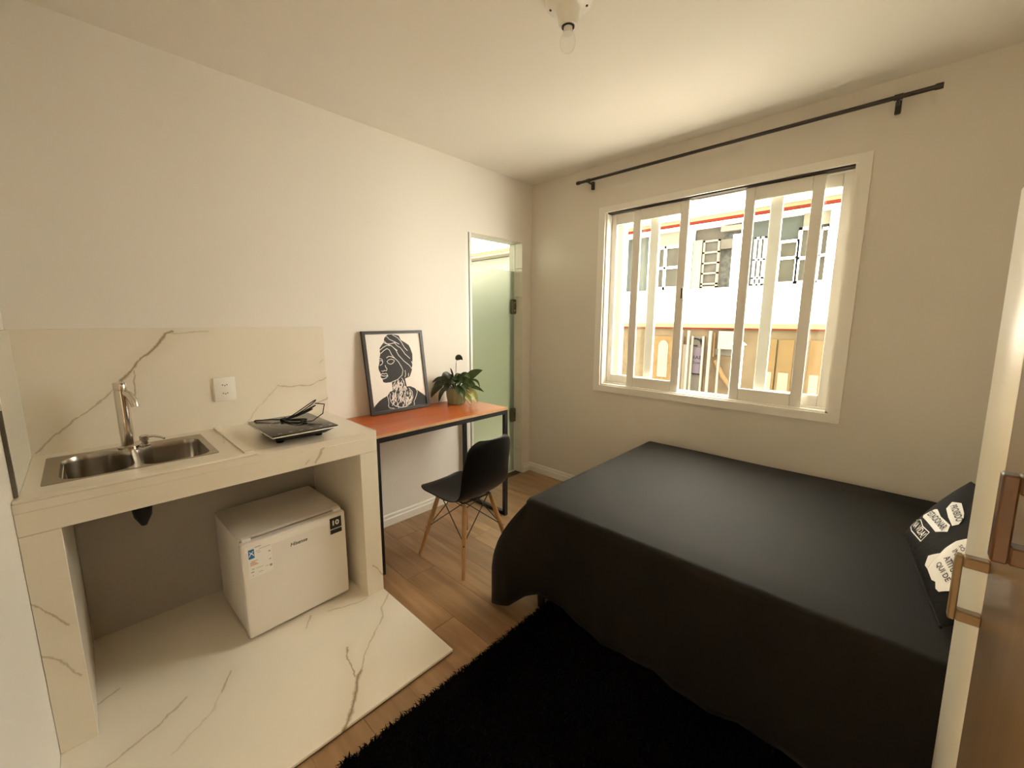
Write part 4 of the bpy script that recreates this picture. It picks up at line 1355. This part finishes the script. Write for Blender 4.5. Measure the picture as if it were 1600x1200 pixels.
# ------------------------------------------------------------------ outside: street, terrace wall, facing building
tag(MB().box(-16, 8, 0.3, 14, -2.2, -2.0).build('ground', m_ground), 'pale street paving below the window', kind='structure')
ter = tag(MB().box(-1.9, -TW - .001, -3.0, 1.9, -0.16, -0.02).build('terrace_floor', m_ground), 'pale service terrace floor outside the glass door', kind='structure')
tag(MB().box(-1.52, -1.40, -3.0, 1.9, -0.02, 1.44).build('wall_terrace', m_parapet), 'grey green terrace wall seen through the frosted door', kind='structure')
tag(MB().box(-1.95, -TW - .001, -3.0, 2.1, 2.72, 2.86).build('roof_light_block', m_cream_out), 'flat roof slab added out of view to dim the service terrace', kind='structure')  # unseen slab added to cut skylight on the terrace
tag(MB().box(-1.52, -TW - .001, 2.0, 2.12, -0.02, 2.719).build('wall_light_block_end', m_parapet), 'grey green end wall added out of view to dim the service terrace', kind='structure')  # unseen wall added to keep the far end of the terrace dim
tag(MB().box(-1.52, -TW - .001, -3.12, -3.0, -0.02, 2.719).build('wall_light_block_start', m_parapet), 'grey green near wall added out of view to dim the service terrace', kind='structure')  # closes the near end, also unseen and added to darken the terrace
tag(MB().box(-4.2, -3.6, -6.0, 1.5, -2.0, 6.5).build('wall_sky_block', m_parapet), 'tall grey green wall added out of view to block sky beyond the terrace', kind='structure')  # unseen, added to keep western sky light off the door reveal
hg = []
for k in range(900):
    c = Vector((random.uniform(-1.515, -1.465), random.uniform(-.3, 1.9), 1.446 + abs(random.gauss(0, .035))))
    hg.append(c)
b = MB()
for c in hg:
    d = Vector((random.uniform(-1, 1), random.uniform(-1, 1), random.uniform(-.3, 1))).normalized()
    e_ = d.cross(Vector((random.random(), random.random(), random.random()))).normalized() * .012
    b.add([c, c + d * .022 + e_, c + d * .05, c + d * .022 - e_], [(0, 1, 2, 3)])
hd_ = b.build('terrace_plants', m_hedge)
tag(hd_, 'row of low leafy plants along the terrace wall top', 'plants', kind='stuff')

YB = 9.0
bld = thing('building', 'white two storey building with terracotta bands across the street', 'building', (-1.2, YB + 1.5, -2.0))
BXA, BXB = -4.0, 6.0
b = MB()
b.box(BXA, BXB, YB, YB + 3.0, 1.405, 2.26)                 # white band between the storeys
b.box(BXA, BXB, YB + .9, YB + 3.0, 2.26, 4.0)                # back of the upper rooms
b.build('white_band', m_white_render, bld)
MB().box(BXA - .05, BXB, YB - .05, YB + 1.0, 2.26, 2.35).build('window_ledge', m_white_render, bld)
MB().box(BXA, BXB, YB + .02, YB + 3.0, -2.0, 1.25).build('lower_wall', m_tan, bld)
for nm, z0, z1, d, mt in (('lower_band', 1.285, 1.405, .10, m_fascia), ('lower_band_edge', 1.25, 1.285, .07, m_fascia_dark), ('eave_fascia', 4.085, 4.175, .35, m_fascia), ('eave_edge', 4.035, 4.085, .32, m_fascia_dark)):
    MB().box(BXA - .03, BXB, YB - d, YB + .6, z0, z1).build(nm, mt, bld)
MB().box(BXA, BXB, YB - .2, YB + 3.0, 3.975, 4.034).build('soffit', m_white_render, bld)
b = MB()
b.add([(BXA - .1, YB - .4, 4.18), (BXB, YB - .4, 4.18), (BXB, YB + 3, 5.1), (BXA - .1, YB + 3, 5.1), (BXA - .1, YB + 3, 4.18), (BXB, YB + 3, 4.18)], [(0, 1, 2, 3), (0, 3, 4), (1, 5, 2), (0, 4, 5, 1), (2, 5, 4, 3)])
b.build('roof', m_roof, bld)
# upper openings: dim rooms behind white frames
for (x0, x1, mt) in ((-3.97, -3.68, m_room_grey), (-3.55, -3.15, m_room_grey), (-2.92, -2.20, m_room_dark), (-1.90, -1.20, m_room_dark), (-1.20, -.94, m_speckle), (-.94, -.66, m_room_grey), (-.55, -.02, m_room_grey), (.10, .60, m_room_grey), (.60, 1.5, m_room_dark), (1.7, 5.5, m_room_dark)):
    MB().box(x0, x1, YB + .25, YB + .9, 2.35, 3.975).build('room_wall', mt, bld)


def posts(lst, z0, z1, y0=YB - .04, y1=YB + .26, name='post'):
    for x, w in lst:
        MB().box(x - w / 2, x + w / 2, y0, y1, z0, z1).build(name, m_white_render, bld)


posts([(-4.03, .10), (-3.62, .13), (-3.05, .22), (-2.06, .26), (-.62, .12), (.04, .14), (1.40, .55)], 2.35, 3.975)


def grid_window(x0, x1, z0, z1, xs, zs, y0=YB + .02, w=.07, mt=m_white_render, glass=m_room_dark):
    o = MB()
    o.box(x0, x0 + w, y0, y0 + .10, z0, z1).box(x1 - w, x1, y0, y0 + .10, z0, z1).box(x0, x1, y0, y0 + .10, z0, z0 + w).box(x0, x1, y0, y0 + .10, z1 - w, z1)
    for x in xs:
        o.box(x - w / 2, x + w / 2, y0, y0 + .08, z0, z1)
    for z in zs:
        o.box(x0, x1, y0, y0 + .08, z - w / 2, z + w / 2)
    f_ = o.build('window', mt, bld)
    MB().box(x0 + .02, x1 - .02, y0 + .05, y0 + .06, z0 + .02, z1 - .02).build('pane', glass, f_)


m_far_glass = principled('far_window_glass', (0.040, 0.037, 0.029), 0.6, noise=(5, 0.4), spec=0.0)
grid_window(-2.93, -2.19, 2.38, 3.60, [-2.675], [2.99], glass=m_far_glass)
MB().box(-2.93, -2.19, YB + .05, YB + .24, 3.60, 3.97).build('roller_blind', m_cream_out, bld)
grid_window(-1.62, -1.20, 2.36, 3.62, [], [3.30, 3.02, 2.75, 2.47], mt=m_cream_out, w=.045, glass=m_far_glass)
MB().box(-1.90, -1.66, YB + .06, YB + .24, 2.36, 3.66).build('side_door', m_cream_out, bld)
MB().box(-1.19, -.90, YB + .05, YB + .20, 3.36, 3.60).build('wall_cupboard', m_room_dark, bld)
MB().box(-.90, -.70, YB + .08, YB + .22, 2.36, 3.70).build('pale_door', m_white_render, bld)
MB().box(-1.20, -.66, YB + .02, YB + .22, 3.80, 3.93).build('beam', m_cream_out, bld)
grid_window(-.38, -.12, 2.36, 3.55, [-.25], [3.0, 2.55], glass=m_far_glass, w=.05)
grid_window(.14, .58, 2.36, 3.40, [], [2.98], glass=m_far_glass, w=.06)
grid_window(.54, .84, 2.36, 3.66, [], [2.95], glass=m_far_glass, w=.07)
grid_window(.94, 1.16, 2.36, 3.60, [], [2.98], glass=m_far_glass, w=.06)
MB().box(.60, 1.6, YB + .1, YB + .24, 3.68, 3.97).build('roller_blind', m_cream_out, bld)
# lower storey
for x0, x1 in ((-2.84, -2.24), (-2.20, -1.95)):
    dn = MB().box(x0, x1, YB - .03, YB + .03, -.9, 1.02).build('timber_door', m_tan_wood, bld)
    w = (x1 - x0)
    arch = [(x0 + w * .25, -.2), (x0 + w * .75, -.2), (x0 + w * .75, .7)] + [(x0 + w * (.5 + .25 * math.cos(math.pi * k / 8)), .7 + .2 * math.sin(math.pi * k / 8)) for k in range(1, 9)]
    M = Matrix(((1, 0, 0, 0), (0, 0, -1, YB - .030), (0, 1, 0, 0), (0, 0, 0, 1)))
    MB().poly_prism(arch, .012, M).build('arched_panel', m_cream_out, dn)
MB().box(-1.95, -1.72, YB - .04, YB + .03, -1.4, .80).build('side_shutter', m_cream_out, bld)
MB().box(-1.76, -1.38, YB - .01, YB + .025, -1.4, 1.05).build('shop_opening', m_room_dark, bld)
for x, w in ((-1.98, .06), (-1.78, .06), (-1.665, .035), (-1.375, .045), (-1.20, .07), (-.945, .05)):
    MB().box(x - w / 2, x + w / 2, YB - .17, YB - .10, -1.4, 1.05 if w < .05 else 1.2).build('grille_bar', m_cream_out, bld)
MB().box(-.98, -.55, YB - .20, YB + .02, .73, 1.20).build('meter_cabinet', m_cream_out, bld)
MB().box(-1.15, -.60, YB - .03, YB + .03, .55, .72).build('dark_recess', m_room_dark, bld)
MB().tube([(-1.05, YB - .06, .40), (-.85, YB - .12, .05), (-.55, YB - .15, -.35)], .06, 8).build('drain_pipe', m_tan_wood, bld)
MB().tube([(-1.12, YB - .06, 1.15), (-1.12, YB - .06, .5)], .03, 8).build('drain_pipe', m_tan_wood, bld)
for x0, x1 in ((.05, .34), (.38, .70), (1.02, 1.30), (1.36, 1.9)):
    MB().box(x0, x1, YB - .04, YB + .03, -1.4, 1.02).build('timber_panel', m_tan_wood, bld)
    MB().box(x0 + .05, x1 - .05, YB - .05, YB - .03, -.9, .20).build('panel_field', m_cream_out, bld)

SGN = YB - .062
sg = thing('shop_sign', 'lilac hanging shop sign behind white bars across the street', 'sign', (-1.52, SGN, .0))
MB().box(-1.645, -1.385, SGN, SGN + .012, 0.0, .74).build('sign_board', m_sign, sg)
MB().box(-1.66, -1.37, SGN - .004, SGN + .014, -.035, -.0005).build('sign_base', m_sign_ink, sg)
for tx, x0, x1, z0, z1 in (('HAB', -1.70, -1.405, .405, .50), ('Dowd', -1.66, -1.41, .265, .345)):
    vs, fs = fit_text(tx)
    MB().add([(x0 + (x1 - x0) * x, SGN - .002, z0 + (z1 - z0) * y_) for x, y_ in vs if True], fs).build('lettering', m_sign_ink, sg)
b = MB()
b.tube([(-1.66, SGN - .012, .98), (-1.56, SGN - .012, .97), (-1.48, SGN - .012, .93), (-1.43, SGN - .012, .80), (-1.40, SGN - .012, .70)], .022, 7)
b.tube([(-1.48, SGN - .012, .98), (-1.43, SGN - .012, .90), (-1.38, SGN - .012, .74)], .016, 7)
b.tube([(-1.66, SGN - .012, .78), (-1.55, SGN - .012, .78)], .016, 7)
b.build('bracket', m_sign_ink, sg)

kio = thing('street_lantern', 'white framed glass lantern box on a post across the street', 'lantern', (-.27, YB - 1.0, -2.0))
for x in (-.36, -.19):
    for yy in (YB - 1.1, YB - .9):
        MB().box(x - .012, x + .012, yy - .012, yy + .012, -2.0, .90).build('corner_post', m_white_render, kio)
b = MB()
b.add([(-.42, YB - 1.16, .90), (-.13, YB - 1.16, .90), (-.13, YB - .84, .90), (-.42, YB - .84, .90), (-.34, YB - 1.08, .99), (-.21, YB - 1.08, .99), (-.21, YB - .92, .99), (-.34, YB - .92, .99)],
      [(3, 2, 1, 0), (4, 5, 6, 7), (0, 1, 5, 4), (1, 2, 6, 5), (2, 3, 7, 6), (3, 0, 4, 7)])
b.build('cap', m_white_render, kio)

wg = thing('side_wing', 'pale neighbouring building seen above the frosted glass door', 'building', (-9.5, YB + 2, -2.0))
MB().box(-15, -4.6, YB + .2, YB + 3, -2.0, 3.97).build('wall', m_wing, wg)
MB().box(-15, -4.6, YB - .35, YB + .6, 4.085, 4.175).build('eave_fascia', m_fascia, wg)
MB().box(-15, -4.6, YB - .32, YB + .6, 4.00, 4.085).build('eave_edge', m_cream_out, wg)
b = MB()
b.add([(-15, YB - .4, 4.18), (-4.6, YB - .4, 4.18), (-4.6, YB + 3, 5.1), (-15, YB + 3, 5.1), (-15, YB + 3, 4.18), (-4.6, YB + 3, 4.18)], [(0, 1, 2, 3), (0, 3, 4), (1, 5, 2), (0, 4, 5, 1), (2, 5, 4, 3)])
b.build('roof', m_roof, wg)
for z in (2.9, 2.1):
    for x in (-13.4, -12.2, -11.0, -9.8, -8.6, -7.4):
        MB().box(x - .4, x + .4, YB + .15, YB + .25, z - .22, z + .22).build('window', m_far_glass, wg)
